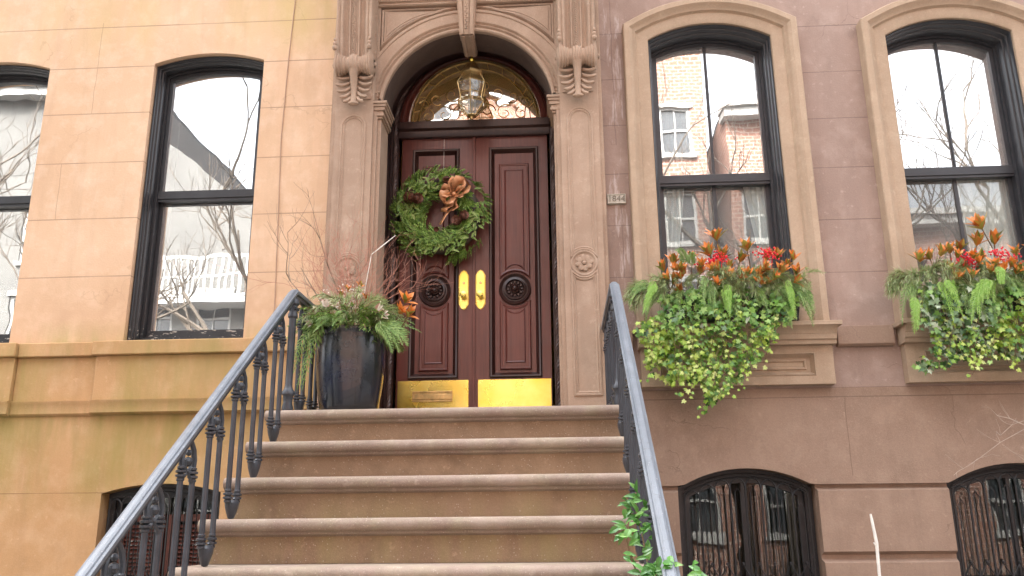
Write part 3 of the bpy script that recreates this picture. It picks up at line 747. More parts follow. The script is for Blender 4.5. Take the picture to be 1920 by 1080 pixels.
def ring_path(cx, cz, r, n=24): return [(cx + r * cos(2 * pi * i / n), cz + r * sin(2 * pi * i / n)) for i in range(n)]
def pilaster(xc):
    p = MB(); h = .152
    p.box(xc - h, xc + h, YP, YP + .065, .645, 3.62)
    p.box(xc - h - .03, xc + h + .03, YP + .03, YP + .13, .645, 4.9)
    p.box(xc - h - .012, xc + h + .012, YP - .02, YP + .05, .645, .80)
    o = p.build('pilaster', M['portal_stone'], RH, .004)
    # upper round-headed panel, lower panel, medallion between them
    pm = MB(); half = .080; zm = 1.875; rr = .112
    lo = [(xc - half, zm + .06 + .06)] + [(xc + rr * sin(t), zm + rr * cos(t)) for t in [R(-45 + 90 * i / 8) for i in range(9)]]
    a = math.asin(half / rr)
    curve = [(xc + rr * sin(-a + 2 * a * i / 8), zm + rr * cos(-a + 2 * a * i / 8) + .012) for i in range(9)]
    up = curve + arc(xc, 3.065, half, 0, pi, 14)
    prf = [(-.020, YP), (-.018, YP - .008), (-.011, YP - .012), (-.004, YP - .008), (0, YP + .001)]
    prf2 = [(-.004, YP), (.0, YP - .004), (.012, YP - .010), (.016, YP)]
    pm.mould(up, [(-.024, YP - .001), (-.020, YP - .011), (-.010, YP - .013), (-.004, YP - .006), (.004, YP - .009), (.012, YP - .003), (.014, YP - .0005)], closed=True)
    curve2 = [(xc + rr * sin(a - 2 * a * i / 8), zm - rr * cos(a - 2 * a * i / 8) - .012) for i in range(9)]
    lowp = [(xc - half, .90), (xc + half, .90)] + curve2
    pm.mould(lowp, [(-.024, YP - .001), (-.020, YP - .011), (-.010, YP - .013), (-.004, YP - .006), (.004, YP - .009), (.012, YP - .003), (.014, YP - .0005)], closed=True)
    pm.build('panel_moulding', M['portal_stone'], o)
    md = MB()
    md.lathe([(.105, -.001), (.100, .010), (.092, .013), (.084, .007), (.078, .002), (.0, .002)], (xc, YP, zm), 28, 'Y')
    for k in range(8):
        t = 2 * pi * k / 8 + .2
        md.ball((xc + .040 * cos(t), YP - .010, zm + .040 * sin(t)), .019, 8, sx=1.0 + .55 * abs(cos(t)), sy=.7, sz=1.0 + .55 * abs(sin(t)))
    md.ball((xc, YP - .016, zm), .018, 8)
    md.build('medallion', M['portal_stone'], o)
    return o
for xc in (-1.588, .212): pilaster(xc)

def console(xc):
    """scrolled bracket: fluted shaft curving out to the hood, spool volute, bead drops, acanthus leaf"""
    c = MB(); hw = .150
    def xs_prof():                                        # cross-section across the width, as outward relief
        n = 36; out = []
        for i in range(n + 1):
            u = -1 + 2 * i / n; a = abs(u)
            if a > .80: rr = .030 * sqrt(max(0, 1 - ((a - .90) / .10) ** 2))
            elif a > .58: rr = -.004 + .024 * sqrt(max(0, 1 - ((a - .69) / .11) ** 2))
            elif a > .30: rr = -.026 + .014 * (a - .44) ** 2 / .02
            elif a > .20: rr = .010
            else: rr = -.002
            out.append((u * hw, rr))
        return out
    xp = xs_prof()
    path = []
    for i in range(29):
        t = i / 28; z = 3.52 + t * 1.38
        y = YP - .125 - .045 * sin(t * pi * .9) - .25 * max(0, (t - .35) / .65) ** 2
        path.append((y, z))
    vs = []; n = len(xp)
    for (y, z) in path:
        for (x, r_) in xp: vs.append((xc + x, y - r_, z))
    fs = [(i * n + k, i * n + k + 1, (i + 1) * n + k + 1, (i + 1) * n + k) for i in range(28) for k in range(n - 1)]
    # sides back to the wall
    base = len(vs)
    for (y, z) in path:
        vs += [(xc - hw, YP + .01, z), (xc + hw, YP + .01, z)]
    for i in range(28):
        fs += [(i * n, (i + 1) * n, base + 2 * (i + 1), base + 2 * i), (i * n + n - 1, base + 2 * i + 1, base + 2 * i + 3, (i + 1) * n + n - 1)]
    c.add(vs, fs)
    # braid down the middle
    for i in range(64):
        z = 3.60 + i * .0195; t = (z - 3.52) / 1.38
        y = YP - .125 - .045 * sin(t * pi * .9) - .25 * max(0, (t - .35) / .65) ** 2 - .010
        c.tube([(xc - .014, y, z + .010), (xc - .004, y - .011, z + .003), (xc + .012, y - .002, z - .010)], [.004, .0085, .004], 5)
    # scroll discs on the flanks
    for s in (-1, 1):
        for k in range(7):
            t = .12 + k * .12; z = 3.52 + t * 1.38
            y = YP - .06 - .12 * max(0, (t - .35) / .65) ** 2
            c.ball((xc + s * (hw + .002), y, z), .018, 6, sx=.4, sz=1.4)
    o = c.build('console_bracket', M['portal_stone'], RH)
    v = MB(); vy, vz = YP - .105, 3.555                   # spool shaped volute
    prof = []
    for i in range(91):
        u = -1 + 2 * i / 90; a = abs(u)
        r_ = .046 + .034 * max(0, (a - .30) / .56) ** 1.1 if a > .30 else .046 + .020 * (1 - (a / .30) ** 2)
        if a > .80: r_ = .079 * sqrt(max(.05, 1 - ((a - .80) / .20) ** 2 * .9))
        r_ += .0035 * sin(a * 46)
        prof.append((r_, u * (hw + .012)))
    prof = [(r_ * 1.14, u) for r_, u in prof]; v.lathe(prof, (xc, vy, vz), 24, 'X', sx=1.0, sy=1.2)
    for k in range(7): v.tube([(xc - .016, vy - .052 + k * .001, vz + .045 - k * .015), (xc + .016, vy - .056, vz + .033 - k * .015)], .006, 5)
    for s in (-1, 1):
        v.ball((xc + s * (hw + .016), vy, vz - .005), .022, 8, sx=.6)
        for k, r_ in enumerate((.023, .019, .015)):
            v.ball((xc + s * (hw - .012), vy - .105, vz + .098 + k * .036), r_, 10, sx=.9)
    v.build('volute', M['portal_stone'], o)
    l = MB()                                              # acanthus: central spatula and curling side lobes
    y0 = YP - .045
    l.tube([(xc, vy - .035, vz - .05), (xc, y0 - .055, 3.40), (xc, y0 - .045, 3.30), (xc, y0 - .048, 3.235), (xc, y0 - .06, 3.21)], [.036, .028, .022, .024, .018], 10)
    l.ball((xc, y0 - .050, 3.222), .034, 10, sx=1.35, sy=.7, sz=.55)
    for s in (-1, 1):
        for k in range(5):
            x_, z_ = xc + s * .016, 3.478 - .043 * k; h0, h1 = R(-38 - 9 * k), R(52 - 12 * k); pts = []
            st_ = (.0150, .0150, .0142, .0128, .0105)[k]
            for i in range(11):
                t = i / 10; pts.append((x_, y0 - .016 - .034 * sin(t * pi * .62) - .016 * max(0, t - .65) * 2, z_))
                hd_ = h0 + (h1 - h0) * t ** 1.6
                x_ += s * cos(hd_) * st_; z_ += sin(hd_) * st_
            l.tube(pts, [.008, .010, .012, .0135, .014, .014, .0135, .013, .0135, .013, .007], 8)
    l.box(xc - .120, xc + .120, YP - .012, YP + .005, 3.30, 3.56)
    l.build('acanthus_leaf', M['portal_stone'], o)
    return o
for xc in (-1.575, .205): console(xc)

# ---- door frame, transom, fanlight, door leaves
YD = 6.90; DC = -.694
rv = MB()                                                # plastered reveal behind the stone arch
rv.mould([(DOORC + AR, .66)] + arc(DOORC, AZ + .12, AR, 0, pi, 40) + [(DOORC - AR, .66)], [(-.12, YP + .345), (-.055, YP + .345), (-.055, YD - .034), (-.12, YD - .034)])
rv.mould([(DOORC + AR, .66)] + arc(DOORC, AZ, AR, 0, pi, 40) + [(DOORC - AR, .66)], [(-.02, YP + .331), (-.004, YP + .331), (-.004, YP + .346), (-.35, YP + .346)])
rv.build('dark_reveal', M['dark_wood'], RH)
df = MB(); FZ = 3.43; 
def rh(hw, z0, n=40): return [(DC - hw, z0), (DC + hw, z0)] + arc(DC, FZ, hw, 0, pi, n)
df.plate([[(DC - 1.0, .60), (DC + 1.0, .60), (DC + 1.0, 4.5), (DC - 1.0, 4.5)], rh(.668, .62)], YD - .035, YD + .10)
dfo = df.build('door_frame', M['dark_wood'], RH)
mh = MB()                                                # mahogany arch and transom bar
mh.plate([rh(.667, 3.425)] + [[(DC - .590, FZ + .014), (DC + .590, FZ + .014)] + arc(DC, FZ + .012, .588, .03, pi - .03, 40)], YD - .02, YD + .05)
mh.mould([(DC + .63, 3.44)] + arc(DC, FZ, .63, 0.02, pi - .02, 40) + [(DC - .63, 3.44)], [(-.022, YD - .02), (-.018, YD - .034), (-.006, YD - .038), (.006, YD - .03), (.010, YD - .02)])
mho = mh.build('fanlight_arch', M['mahogany'], RH)
tr = MB(); tr.extr_x([(YD + .03, 3.29), (YD - .035, 3.29), (YD - .045, 3.302), (YD - .055, 3.345), (YD - .08, 3.36), (YD - .085, 3.425), (YD - .06, 3.438), (YD + .03, 3.44)], DC - .664, DC + .664)
tr.build('transom_bar', M['dark_wood'], RH, .002)
rp = MB()                                                # carved rope following the opening
path = [Vector((DC + .690, YD - .045, .66 + i * .03)) for i in range(int((FZ - .66) / .03))]
path += [Vector((DC + .690 * cos(t), YD - .045, FZ + .690 * sin(t))) for t in [pi * i / 72 for i in range(73)]]
path += [Vector((DC - .690, YD - .045, FZ - .03 - i * .03)) for i in range(int((FZ - .69) / .03))]
dense = []
for a, b_ in zip(path[:-1], path[1:]):
    for k in range(3): dense.append(a.lerp(b_, k / 3))
for ph in (0, 2 * pi / 3, 4 * pi / 3):
    pts = []; s_acc = 0
    for i, p in enumerate(dense):
        d = (dense[min(i + 1, len(dense) - 1)] - dense[max(i - 1, 0)]).normalized(); nrm = Vector((0, -1, 0)); bn = d.cross(nrm)
        if i: s_acc += (p - dense[i - 1]).length
        a = ph + s_acc / .105 * 2 * pi
        pts.append(p + (nrm * cos(a) + bn * sin(a)) * .010)
    rp.tube(pts, .0105, 5)
rp.build('rope_moulding', M['rope_wood'], dfo)
fo = MB()                                                # thin outer beads of the frame
for r_, k in ((.725, .03), (.668, .012)):
    fo.mould([(DC + r_, .66)] + arc(DC, FZ, r_, 0, pi, 40) + [(DC - r_, .66)], [(-.006, YD - .035), (-.004, YD - .055), (.004, YD - .055), (.006, YD - .035)])
fo.build('frame_bead', M['dark_wood'], dfo)
gl = MB(); gl.plate([[(DC - .60, FZ + .005), (DC + .60, FZ + .005)] + arc(DC, FZ + .005, .60, .01, pi - .01, 40)], YD + .02, YD + .026)
gl.v = [(x, y - (z - FZ) * .12, z) for x, y, z in gl.v]           # outward lean added so the pane mirrors more of the bright street
glo = gl.build('fanlight', M['glass_fan'], RH)
ld = MB()                                                # beveled scrollwork leading in the fanlight
ld.tube([(DC + .565 * cos(t), YD + .014, FZ + .012 + .565 * sin(t)) for t in [pi * i / 40 for i in range(41)]], .006, 5)
ld.tube([(DC + .50 * cos(t), YD + .014, FZ + .012 + .50 * sin(t)) for t in [pi * i / 40 for i in range(41)]], .004, 5)
rng = random.Random(5)
def spiral(cx, cz, r, turn, s):
    return [(cx + s * r * (1 - t * .8) * cos(turn + t * 7), YD + .014, cz + r * (1 - t * .8) * sin(turn + t * 7)) for t in [i / 16 for i in range(17)]]
for s in (-1, 1):
    for (dx, dz, r_, tn) in ((.12, .12, .07, 0), (.27, .10, .08, 1), (.42, .09, .06, 2), (.20, .28, .08, 3), (.34, .24, .06, 4), (.09, .36, .07, 2.5), (.09, .22, .05, 1.2), (.45, .19, .05, .4)):
        ld.tube(spiral(DC + s * dx, FZ + dz, r_, tn, s), [.0045 - .003 * i / 16 for i in range(17)], 5)
for k in range(1, 12):
    t = pi * k / 12; ld.tube([(DC + .505 * cos(t), YD + .014, FZ + .012 + .505 * sin(t)), (DC + .56 * cos(t + .05), YD + .014, FZ + .012 + .56 * sin(t + .05))], .0035, 4)
ld.tube([(DC - .59, YD + .014, FZ + .012), (DC + .59, YD + .014, FZ + .012)], .005, 4)
ld.v = [(x, y - (z - FZ) * .12, z) for x, y, z in ld.v]
ld.build('leading', M['old_brass'], glo)
hall = MB(); hall.box(DC - 1.4, DC + 1.4, YD + .9, YD + .95, .5, 4.6); hall.box(DC - 1.4, DC + 1.4, YD + .1, YD + .9, 4.5, 4.6)
hall.box(DC - 1.4, DC - 1.35, YD + .1, YD + .9, .5, 4.5); hall.box(DC + 1.35, DC + 1.4, YD + .1, YD + .9, .5, 4.5); hall.box(DC - 1.4, DC + 1.4, YD + .1, YD + .9, .5, .6)
hall.build('hall_interior', M['room_warm'], RH)

def door_leaf(x0, x1, s, active):
    """one leaf of the double door: s = -1 left, 1 right"""
    d = MB(); z0, z1 = .66, 3.30
    px0, px1 = (x0 + .118, x1 - .150) if s < 0 else (x0 + .150, x1 - .100)
    d.plate([rect(x0, x1, z0, z1), rect(px0, px1, 1.165, 3.165)], YD - .0, YD + .045)
    d.box(px0 - .01, px1 + .01, YD + .022, YD + .044, 1.15, 3.18)
    if s < 0: d.box(x1 - .012, x1 + .012, YD - .014, YD, z0, z1)     # meeting bead
    leaf = d.build('door_leaf', M['mahogany'], RH, .003)
    pm = MB()
    bol = [(-.022, YD), (-.020, YD - .016), (-.012, YD - .024), (.0, YD - .020), (.010, YD - .004), (.018, YD + .010), (.026, YD + .022)]
    pm.mould(rect(px0, px1, 1.165, 3.165), bol, closed=True)
    pm.build('panel_moulding', M['dark_wood'], leaf)
    xc = (px0 + px1) / 2; zm = 1.896; ih = (px1 - px0) / 2 - .078; rr = .168
    a = math.asin(ih / rr)
    up = [(xc + rr * sin(-a + 2 * a * i / 10), zm + rr * cos(-a + 2 * a * i / 10)) for i in range(11)] + [(xc + ih, 3.02), (xc - ih, 3.02)]
    lo = [(xc - ih, 1.225), (xc + ih, 1.225)] + [(xc + rr * sin(a - 2 * a * i / 10), zm - rr * cos(a - 2 * a * i / 10)) for i in range(11)]
    rp_ = MB()
    for lp in (up, lo):
        rp_.plate([lp], YD + .004, YD + .022)
        rp_.mould(lp, [(-.014, YD + .022), (-.012, YD + .004), (-.004, YD - .004), (.006, YD - .001), (.010, YD + .006)], closed=True)
        sm_ = [(xc + (p[0] - xc) * .66, (p[1] - (max(q[1] for q in lp) + min(q[1] for q in lp)) / 2) * (1 - .10 / (max(q[1] for q in lp) - min(q[1] for q in lp))) + (max(q[1] for q in lp) + min(q[1] for q in lp)) / 2) for p in lp]
        rp_.mould(sm_, [(-.006, YD + .004), (.0, YD - .006), (.008, YD - .002)], closed=True); rp_.plate([sm_], YD - .002, YD + .003)
    rp_.build('raised_panel', M['mahogany'], leaf)
    ro = MB(); cyy = YD + .022
    ro.lathe([(.138, 0), (.136, .022), (.128, .030), (.118, .022), (.108, .014), (.098, .016), (.092, .036), (.080, .040), (.072, .018), (.060, .012), (.0, .012)], (xc, cyy, zm), 36, 'Y')
    for k in range(12):
        t = 2 * pi * k / 12
        ro.ball((xc + .057 * cos(t), cyy - .018, zm + .057 * sin(t)), .012, 6, sx=1 + .5 * abs(cos(t)), sz=1 + .5 * abs(sin(t)))
    ro.lathe([(.040, .012), (.038, .038), (.028, .048), (.022, .040), (.020, .052), (.010, .062), (.0, .064)], (xc, cyy, zm), 20, 'Y')
    ro.build('rosette', M['dark_wood'], leaf)
    hx = x1 - .085 if s < 0 else x0 + .055
    hp = MB(); hz0, hz1, hh = 1.722, 2.070, .042
    lp = [(hx - hh, hz0 + .05), (hx - hh * .5, hz0 + .012), (hx, hz0), (hx + hh * .5, hz0 + .012), (hx + hh, hz0 + .05), (hx + hh, hz1 - .05), (hx + hh * .5, hz1 - .012), (hx, hz1), (hx - hh * .5, hz1 - .012), (hx - hh, hz1 - .05)]
    hp.plate([lp], YD - .006, YD); hp.mould(lp, [(-.0, YD), (.002, YD - .011), (.007, YD - .008)], closed=True)
    hpo = hp.build('handle_plate', M['brass'], leaf)
    kn = MB(); kz = 1.842
    kn.lathe([(.018, 0), (.016, .010), (.010, .014), (.010, .034), (.024, .044), (.029, .056), (.026, .068), (.014, .074), (.0, .075)], (hx, YD - .006, kz), 20, 'Y')
    kn.build('door_knob', M['brass'], hpo) if False else kn.build('door_knob', M['brass'], leaf)
    ly = MB(); ly.lathe([(.012, 0), (.011, .006), (.0, .007)], (hx, YD - .006, 1.955), 14, 'Y'); ly.build('lock_cylinder', M['old_brass'], leaf)
    kp = MB(); kx0, kx1 = (x0 + .012, x1 - .042) if s < 0 else (x0 + .034, x1 - .006)
    kp.box(kx0, kx1, YD - .006, YD, .69, 1.132)
    kp.build('kick_plate', M['brass'], leaf, .002)
    if s < 0:
        ms = MB(); ms.plate([rect(-1.197, -.866, .958, 1.042)], YD - .010, YD - .006)
        ms.box(-1.19, -.873, YD - .022, YD - .010, .975, 1.015); ms.box(-1.197, -.866, YD - .018, YD - .006, 1.032, 1.044); ms.box(-1.197, -.866, YD - .018, YD - .006, .956, .968)
        ms.build('mail_slot', M['old_brass'], leaf, .002)
    return leaf
door_leaf(DC - .640, DC - .0005, -1, False)
door_leaf(DC + .0005, DC + .640, 1, True)
# ------------------------------------------------------------------ stoop
YN, ZN, TR, RS = 4.866, .645, .27, .205                 # top nosing, tread, riser
SX0, SX1 = -1.705, .415
ST = empty('stoop', (-.65, 4.0, GZ), 'brown stone stoop with rounded step edges leading up to the double door', 'stoop')
def step(i):
    zt = ZN - i * RS; yf = YN - i * TR; yb = yf + TR + .06 if i else 7.0
    r = .030
    nose = [(yf + r + r * cos(t), zt - r + r * sin(t)) for t in [pi / 2 + pi * k / 10 for k in range(11)]]
    pr = [(yb, zt)] + nose + [(yf + .035, zt - 2 * r), (yf + .040, zt - 2 * r - .012), (yf + .060, zt - 2 * r - .022), (yb, zt - 2 * r - .022)]
    a = MB(); a.extr_x(pr, SX0 + (0 if i else 0), SX1)
    for x, s in ((SX0, -1), (SX1, 1)):                    # the nosing turns round both ends
        vs = []; n = 8
    st = a.build('step', M['nosing'], ST)
    b_ = MB(); b_.box(SX0 + .02, SX1 - .02, yf + .062, yf + TR + .11 if i else 6.94, zt - RS + .001 if i < 10 else GZ, zt - 2 * r - .020)
    b_.build('riser', M['step_stone'], st)
    return st
for i in range(11): step(i)
ck = MB(); ck.extr_x([(YN + .1, ZN - .12)] + [(YN + .1 - (k // 2) * TR - (.0 if k % 2 == 0 else 0), ZN - .12 - ((k + 1) // 2) * RS) for k in range(1, 20)] + [(YN + .1 - 10 * TR, GZ), (6.14, GZ), (6.14, ZN - .12)], SX0 + .03, SX1 - .03)
ck.build('stair_core', M['step_stone'], ST)

# ------------------------------------------------------------------ railings
RSLOPE = .752
def hairpin(alongx=False):
    """cast iron baluster pair: two bars, collars, rosette head and cup foot; origin at the foot, height 1"""
    pass
def baluster(y, z0, z1, x, parent, name='baluster', dirv=(0, 1), sep=.060):
    g = MB(); ux, uy = dirv
    def P(a, z): return (x + ux * a, y + uy * a, z)
    zb, zt = z0 + .14, z1 - .155
    for s in (-1, 1):
        g.tube([P(s * sep * .55, zb - .09), P(s * sep, zb - .03), P(s * sep, zb + .04), P(s * sep, zt - .06), P(s * sep, zt)], [.012, .0145, .0135, .0135, .0135], 8)
        for zc in (zb - .03, zt + .01):                  # ringed collars
            for k, (dz, r_) in enumerate(((-.026, .017), (-.010, .023), (.008, .023), (.024, .017))):
                px, py, pz = P(s * sep, zc + dz)
                g.lathe([(.010, -.009), (r_, -.004), (r_, .004), (.010, .009)], (px, py, pz), 9)
        # shoulder of the pointed head
        g.tube([P(s * sep, zt + .03), P(s * (sep + .004), zt + .07), P(s * sep * .80, zt + .115), P(s * sep * .35, zt + .145), P(0, z1 - .002)], [.012, .0125, .0125, .011, .009], 7)
        g.tube([P(s * .010, zt + .02), P(s * .026, zt + .04), P(s * .028, zt + .065), P(s * .012, zt + .07)], [.007, .008, .007, .005], 6)
        g.tube([P(s * sep, zt - .05), P(s * sep * .8, zt - .015), P(s * .008, zt + .012)], [.008, .008, .006], 6)
    g.ball(P(0, zt + .062), .022, 9); g.ball(P(0, zt + .100), .015, 8); g.ball(P(0, zt + .02), .014, 8)
    # foot cup
    cx, cy, cz = P(0, z0)
    g.lathe([(.0, -.002), (.022, .004), (.034, .028), (.046, .055), (.050, .078), (.040, .090), (.0, .092)], (cx, cy, cz), 12, sx=1 if ux else .62, sy=1 if uy else .62)
    for s in (-1, 1): g.tube([P(s * .012, z0 + .02), P(s * .036, z0 + .05), P(s * .040, z0 + .085), P(s * .022, z0 + .10)], [.007, .010, .009, .005], 6)
    g.ball(P(0, z0 + .075), .018, 8)
    return g.build(name, M['iron'], parent)
def newel(x, y, z0, z1, parent):
    g = MB()
    g.lathe([(.0, 0), (.030, 0), (.034, .02), (.026, .05), (.030, .09), (.038, .10), (.038, .115), (.028, .13), (.022, .15), (.019, .30), (.019, z1 - z0 - .25), (.022, z1 - z0 - .15), (.030, z1 - z0 - .14),
             (.030, z1 - z0 - .125), (.024, z1 - z0 - .11), (.026, z1 - z0 - .07), (.036, z1 - z0 - .06), (.036, z1 - z0 - .04), (.022, z1 - z0 - .02), (.0, z1 - z0)], (x, y, z0), 14)
    for k in range(4):
        t = k * pi / 2 + pi / 4
        g.ball((x + .03 * cos(t), y + .03 * sin(t), z1 - .09), .012, 6)
        g.tube([(x + .020 * cos(t), y + .020 * sin(t), z0 + .16), (x + .021 * cos(t), y + .021 * sin(t), z1 - .20)], .004, 4)
    return g.build('newel_post', M['iron'], parent)
def railing(x, name, label, wall_y):
    e = empty(name, (x, 3.6, GZ), label, 'railing', 'cast iron stoop railings')
    yt, zt = 4.95, 1.375
    nst = 9; yb = yt - nst * TR - .25; zb = zt - RSLOPE * (yt - yb)
    h = MB()
    prof = [(-.024, -.018), (-.028, -.006), (-.028, .002), (-.020, .006), (-.016, .012), (-.008, .016), (.008, .016), (.016, .012), (.020, .006), (.028, .002), (.028, -.006), (.024, -.018)]
    pts = [Vector((x, yb, zb)), Vector((x, yt - .02, zt - .010)), Vector((x, yt + .02, zt + .004)), Vector((x, wall_y, zt + .0))]
    vs = []
    for i, p in enumerate(pts):
        up = Vector((0, -.5, .8)).normalized() if i < 2 else Vector((0, -.1, 1)).normalized()
        for (a, b_) in prof: vs.append(p + Vector((a, 0, 0)) + up * b_)
    n = len(prof)
    fs = [(i * n + k, i * n + (k + 1) % n, (i + 1) * n + (k + 1) % n, (i + 1) * n + k) for i in range(3) for k in range(n)] + [tuple(range(n)), tuple(range(3 * n, 4 * n))]
    h.add(vs, fs)
    h.build('handrail', M['rail_top'], e, angle=25)
    su = MB()                                            # flat bar under the handrail
    su.add([(x - .016, yb, zb - .022), (x + .016, yb, zb - .022), (x + .016, yt, zt - .034), (x - .016, yt, zt - .034), (x - .016, yb, zb - .040), (x + .016, yb, zb - .040), (x + .016, yt, zt - .052), (x - .016, yt, zt - .052)],
           [(0, 1, 2, 3), (7, 6, 5, 4), (0, 3, 7, 4), (1, 5, 6, 2), (0, 4, 5, 1), (3, 2, 6, 7)])
    su.box(x - .016, x + .016, yt, wall_y, zt - .040, zt - .018)
    su.build('under_rail', M['iron'], e)
    newel(x, yt, ZN, zt - .02, e)
    proto = None
    for k in range(nst):
        y = YN - .135 - k * TR; z0 = ZN - (k + 1) * RS; zr = zt - RSLOPE * (yt - y) - .03
        if proto is None: proto = baluster(y, z0, zr, x, e); py, pz = y, z0
        else:
            c = proto.copy(); COL.objects.link(c); c.parent = e; c.matrix_parent_inverse = proto.matrix_parent_inverse.copy(); c.location = (0, y - py, z0 - pz)
    # landing return to the wall
    p2 = None
    for y in (5.17, 5.45, 5.73, 6.0):
        if p2 is None: p2 = baluster(y, ZN, zt - .03, x, e); py2 = y
        else:
            c = p2.copy(); COL.objects.link(c); c.parent = e; c.matrix_parent_inverse = p2.matrix_parent_inverse.copy(); c.location = (0, y - py2, 0)
    return e
railing(-1.600, 'stair_railing', 'left cast iron railing with grey handrail, running past the blue pot', 6.2)
railing(.345, 'stair_railing', 'right cast iron railing seen nearly edge on, below the carved pilaster', 6.13)

# ------------------------------------------------------------------ small things on the fronts
LN = empty('hanging_lantern', (DOORC + .005, 6.52, 3.93), 'brass and glass lantern hanging in the entrance arch before the fanlight', 'lantern')
lx, ly_ = DOORC + .005, 6.52
def hexring(r, z, n=6, ph=pi / 6): return [(lx + r * cos(ph + 2 * pi * k / n), ly_ + r * sin(ph + 2 * pi * k / n), z) for k in range(n)]
def hexshell(rings, cap=True):
    n = 6; vs = [v for r, z in rings for v in hexring(r, z)]
    fs = [(i * n + k, i * n + (k + 1) % n, (i + 1) * n + (k + 1) % n, (i + 1) * n + k) for i in range(len(rings) - 1) for k in range(n)]
    if cap: fs += [tuple(range(n)), tuple(range((len(rings) - 1) * n, len(rings) * n))]
    return vs, fs
a = MB(); a.tube([(lx, ly_, 3.93), (lx, ly_, 3.83)], .004, 6)
a.lathe([(0, 0), (.016, .006), (.024, .022), (.020, .036), (.010, .044), (.012, .052), (0, .056)], (lx, ly_, 3.815), 14)
a.build('hanging_stem', M['brass'], LN)
a = MB(); a.add(*hexshell([(.024, 3.815), (.050, 3.79), (.066, 3.755), (.098, 3.715), (.104, 3.708), (.104, 3.690), (.090, 3.684)])); a.build('cap', M['old_brass'], LN, .002)
tb = [(.088, 3.684), (.132, 3.60), (.108, 3.50), (.100, 3.45), (.126, 3.415), (.040, 3.31)]
a = MB()
for k in range(6):
    a.tube([hexring(r, z)[k] for r, z in tb], .0042, 5)
for r, z in tb[1:]:
    rr_ = hexring(r, z)
    for k in range(6): a.tube([rr_[k], rr_[(k + 1) % 6]], .0045, 5)
a.lathe([(0, 0), (.012, .005), (.018, .022), (.042, .034), (.042, .042), (0, .044)], (lx, ly_, 3.275), 12)
a.build('cage', M['old_brass'], LN)
a = MB(); a.add(*hexshell([(r * .97, z) for r, z in tb], False)); a.build('glass_panes', M['glass_lamp'], LN, angle=10)
a = MB()
for k in range(3):
    t = 2 * pi * k / 3 + .4
    cx, cy = lx + .03 * cos(t), ly_ + .03 * sin(t)
    a.tube([(lx, ly_, 3.33), (cx, cy, 3.36), (cx, cy, 3.48)], .006, 6)
    a.lathe([(0, 0), (.010, .003), (.012, .03), (.004, .06), (0, .065)], (cx, cy, 3.48), 8)
a.build('candle_cluster', M['cream_frame'], LN)

PQ = empty('date_plaque', (.484, YW - .02, 2.39), 'small weathered stone plaque reading 1844, between pilaster and window surround', 'plaque')
a = MB(); a.box(.412, .556, YW - .024, YW - .001, 2.392, 2.474); a.mould(rect(.412, .556, 2.392, 2.474), [(0, YW - .024), (.002, YW - .031), (.007, YW - .031), (.010, YW - .024)], closed=True)
a.build('plaque_body', M['plaque'], PQ, .002)
tc = bpy.data.curves.new('digits', 'FONT'); tc.body = "1844"; tc.size = .068; tc.extrude = .003; tc.align_x = 'CENTER'; tc.align_y = 'CENTER'
to = bpy.data.objects.new('digits', tc); COL.objects.link(to); to.rotation_euler = (pi / 2, 0, 0); to.location = (.484, YW - .026, 2.433)
tc.materials.append(M['plaque_text']); 
bpy.context.view_layer.update()
tm = bpy.data.meshes.new_from_object(to.evaluated_get(bpy.context.evaluated_depsgraph_get()))
tm.transform(to.matrix_world); dg = bpy.data.objects.new('digits', tm); COL.objects.link(dg); bpy.data.objects.remove(to); adopt(dg, PQ)

m = MB(); m.tube([(-2.17, YW - .006, 5.2), (-2.18, YW - .006, 4.34), (-2.205, YW - .006, 3.77), (-2.222, YW - .006, 3.04), (-2.20, YW - .006, 2.3), (-2.185, YW - .006, 1.69), (-2.18, YW - .006, 1.38)], .0045, 5)
tag(m.build('wall_cable', M['cable']), 'thin painted cable running down the orange wall beside the portal', 'cable')

def curtain(x0, x1, z0, z1, gather, y, label, lean=0):
    """hanging cloth: gather = width left at the tie-back, lean = side it is drawn to"""
    vs = []; nx, nz = 28, 16
    for j in range(nz + 1):
        t = j / nz; z = z1 + (z0 - z1) * t
        wd = 1 - (1 - gather) * min(1, t / .85) ** 1.3 if gather < 1 else 1
        for i in range(nx + 1):
            u = i / nx
            x = (x0 + (x1 - x0) * u * wd) if lean <= 0 else (x1 - (x1 - x0) * (1 - u) * wd)
            vs.append((x, y + .018 * sin(u * 30 + t), z))
    n = nx + 1
    fs = [(j * n + i, j * n + i + 1, (j + 1) * n + i + 1, (j + 1) * n + i) for j in range(nz) for i in range(nx)]
    m_ = MB(); m_.add(vs, fs)
    o = m_.build('curtain', M['curtain'], recalc=False)
    return tag(o, label, 'curtain', 'white curtains behind the glass')
curtain(.84, 1.18, 1.42, 3.85, .30, YW + .285, 'white curtain drawn to the left side of the window next to the portal', -1)
curtain(1.42, 1.76, 1.42, 3.85, .30, YW + .285, 'white curtain drawn to the right side of the window next to the portal', 1)
curtain(3.20, 3.66, 1.42, 3.85, .85, YW + .285, 'white curtain behind the right half of the rightmost window', 1)
curtain(2.73, 2.84, 1.42, 3.85, .8, YW + .285, 'narrow white curtain edge at the left of the rightmost window', -1)
curtain(-3.40, -3.215, 1.42, 3.85, 1, YW + .285, 'narrow white curtain strip at the left of the orange house window', -1)
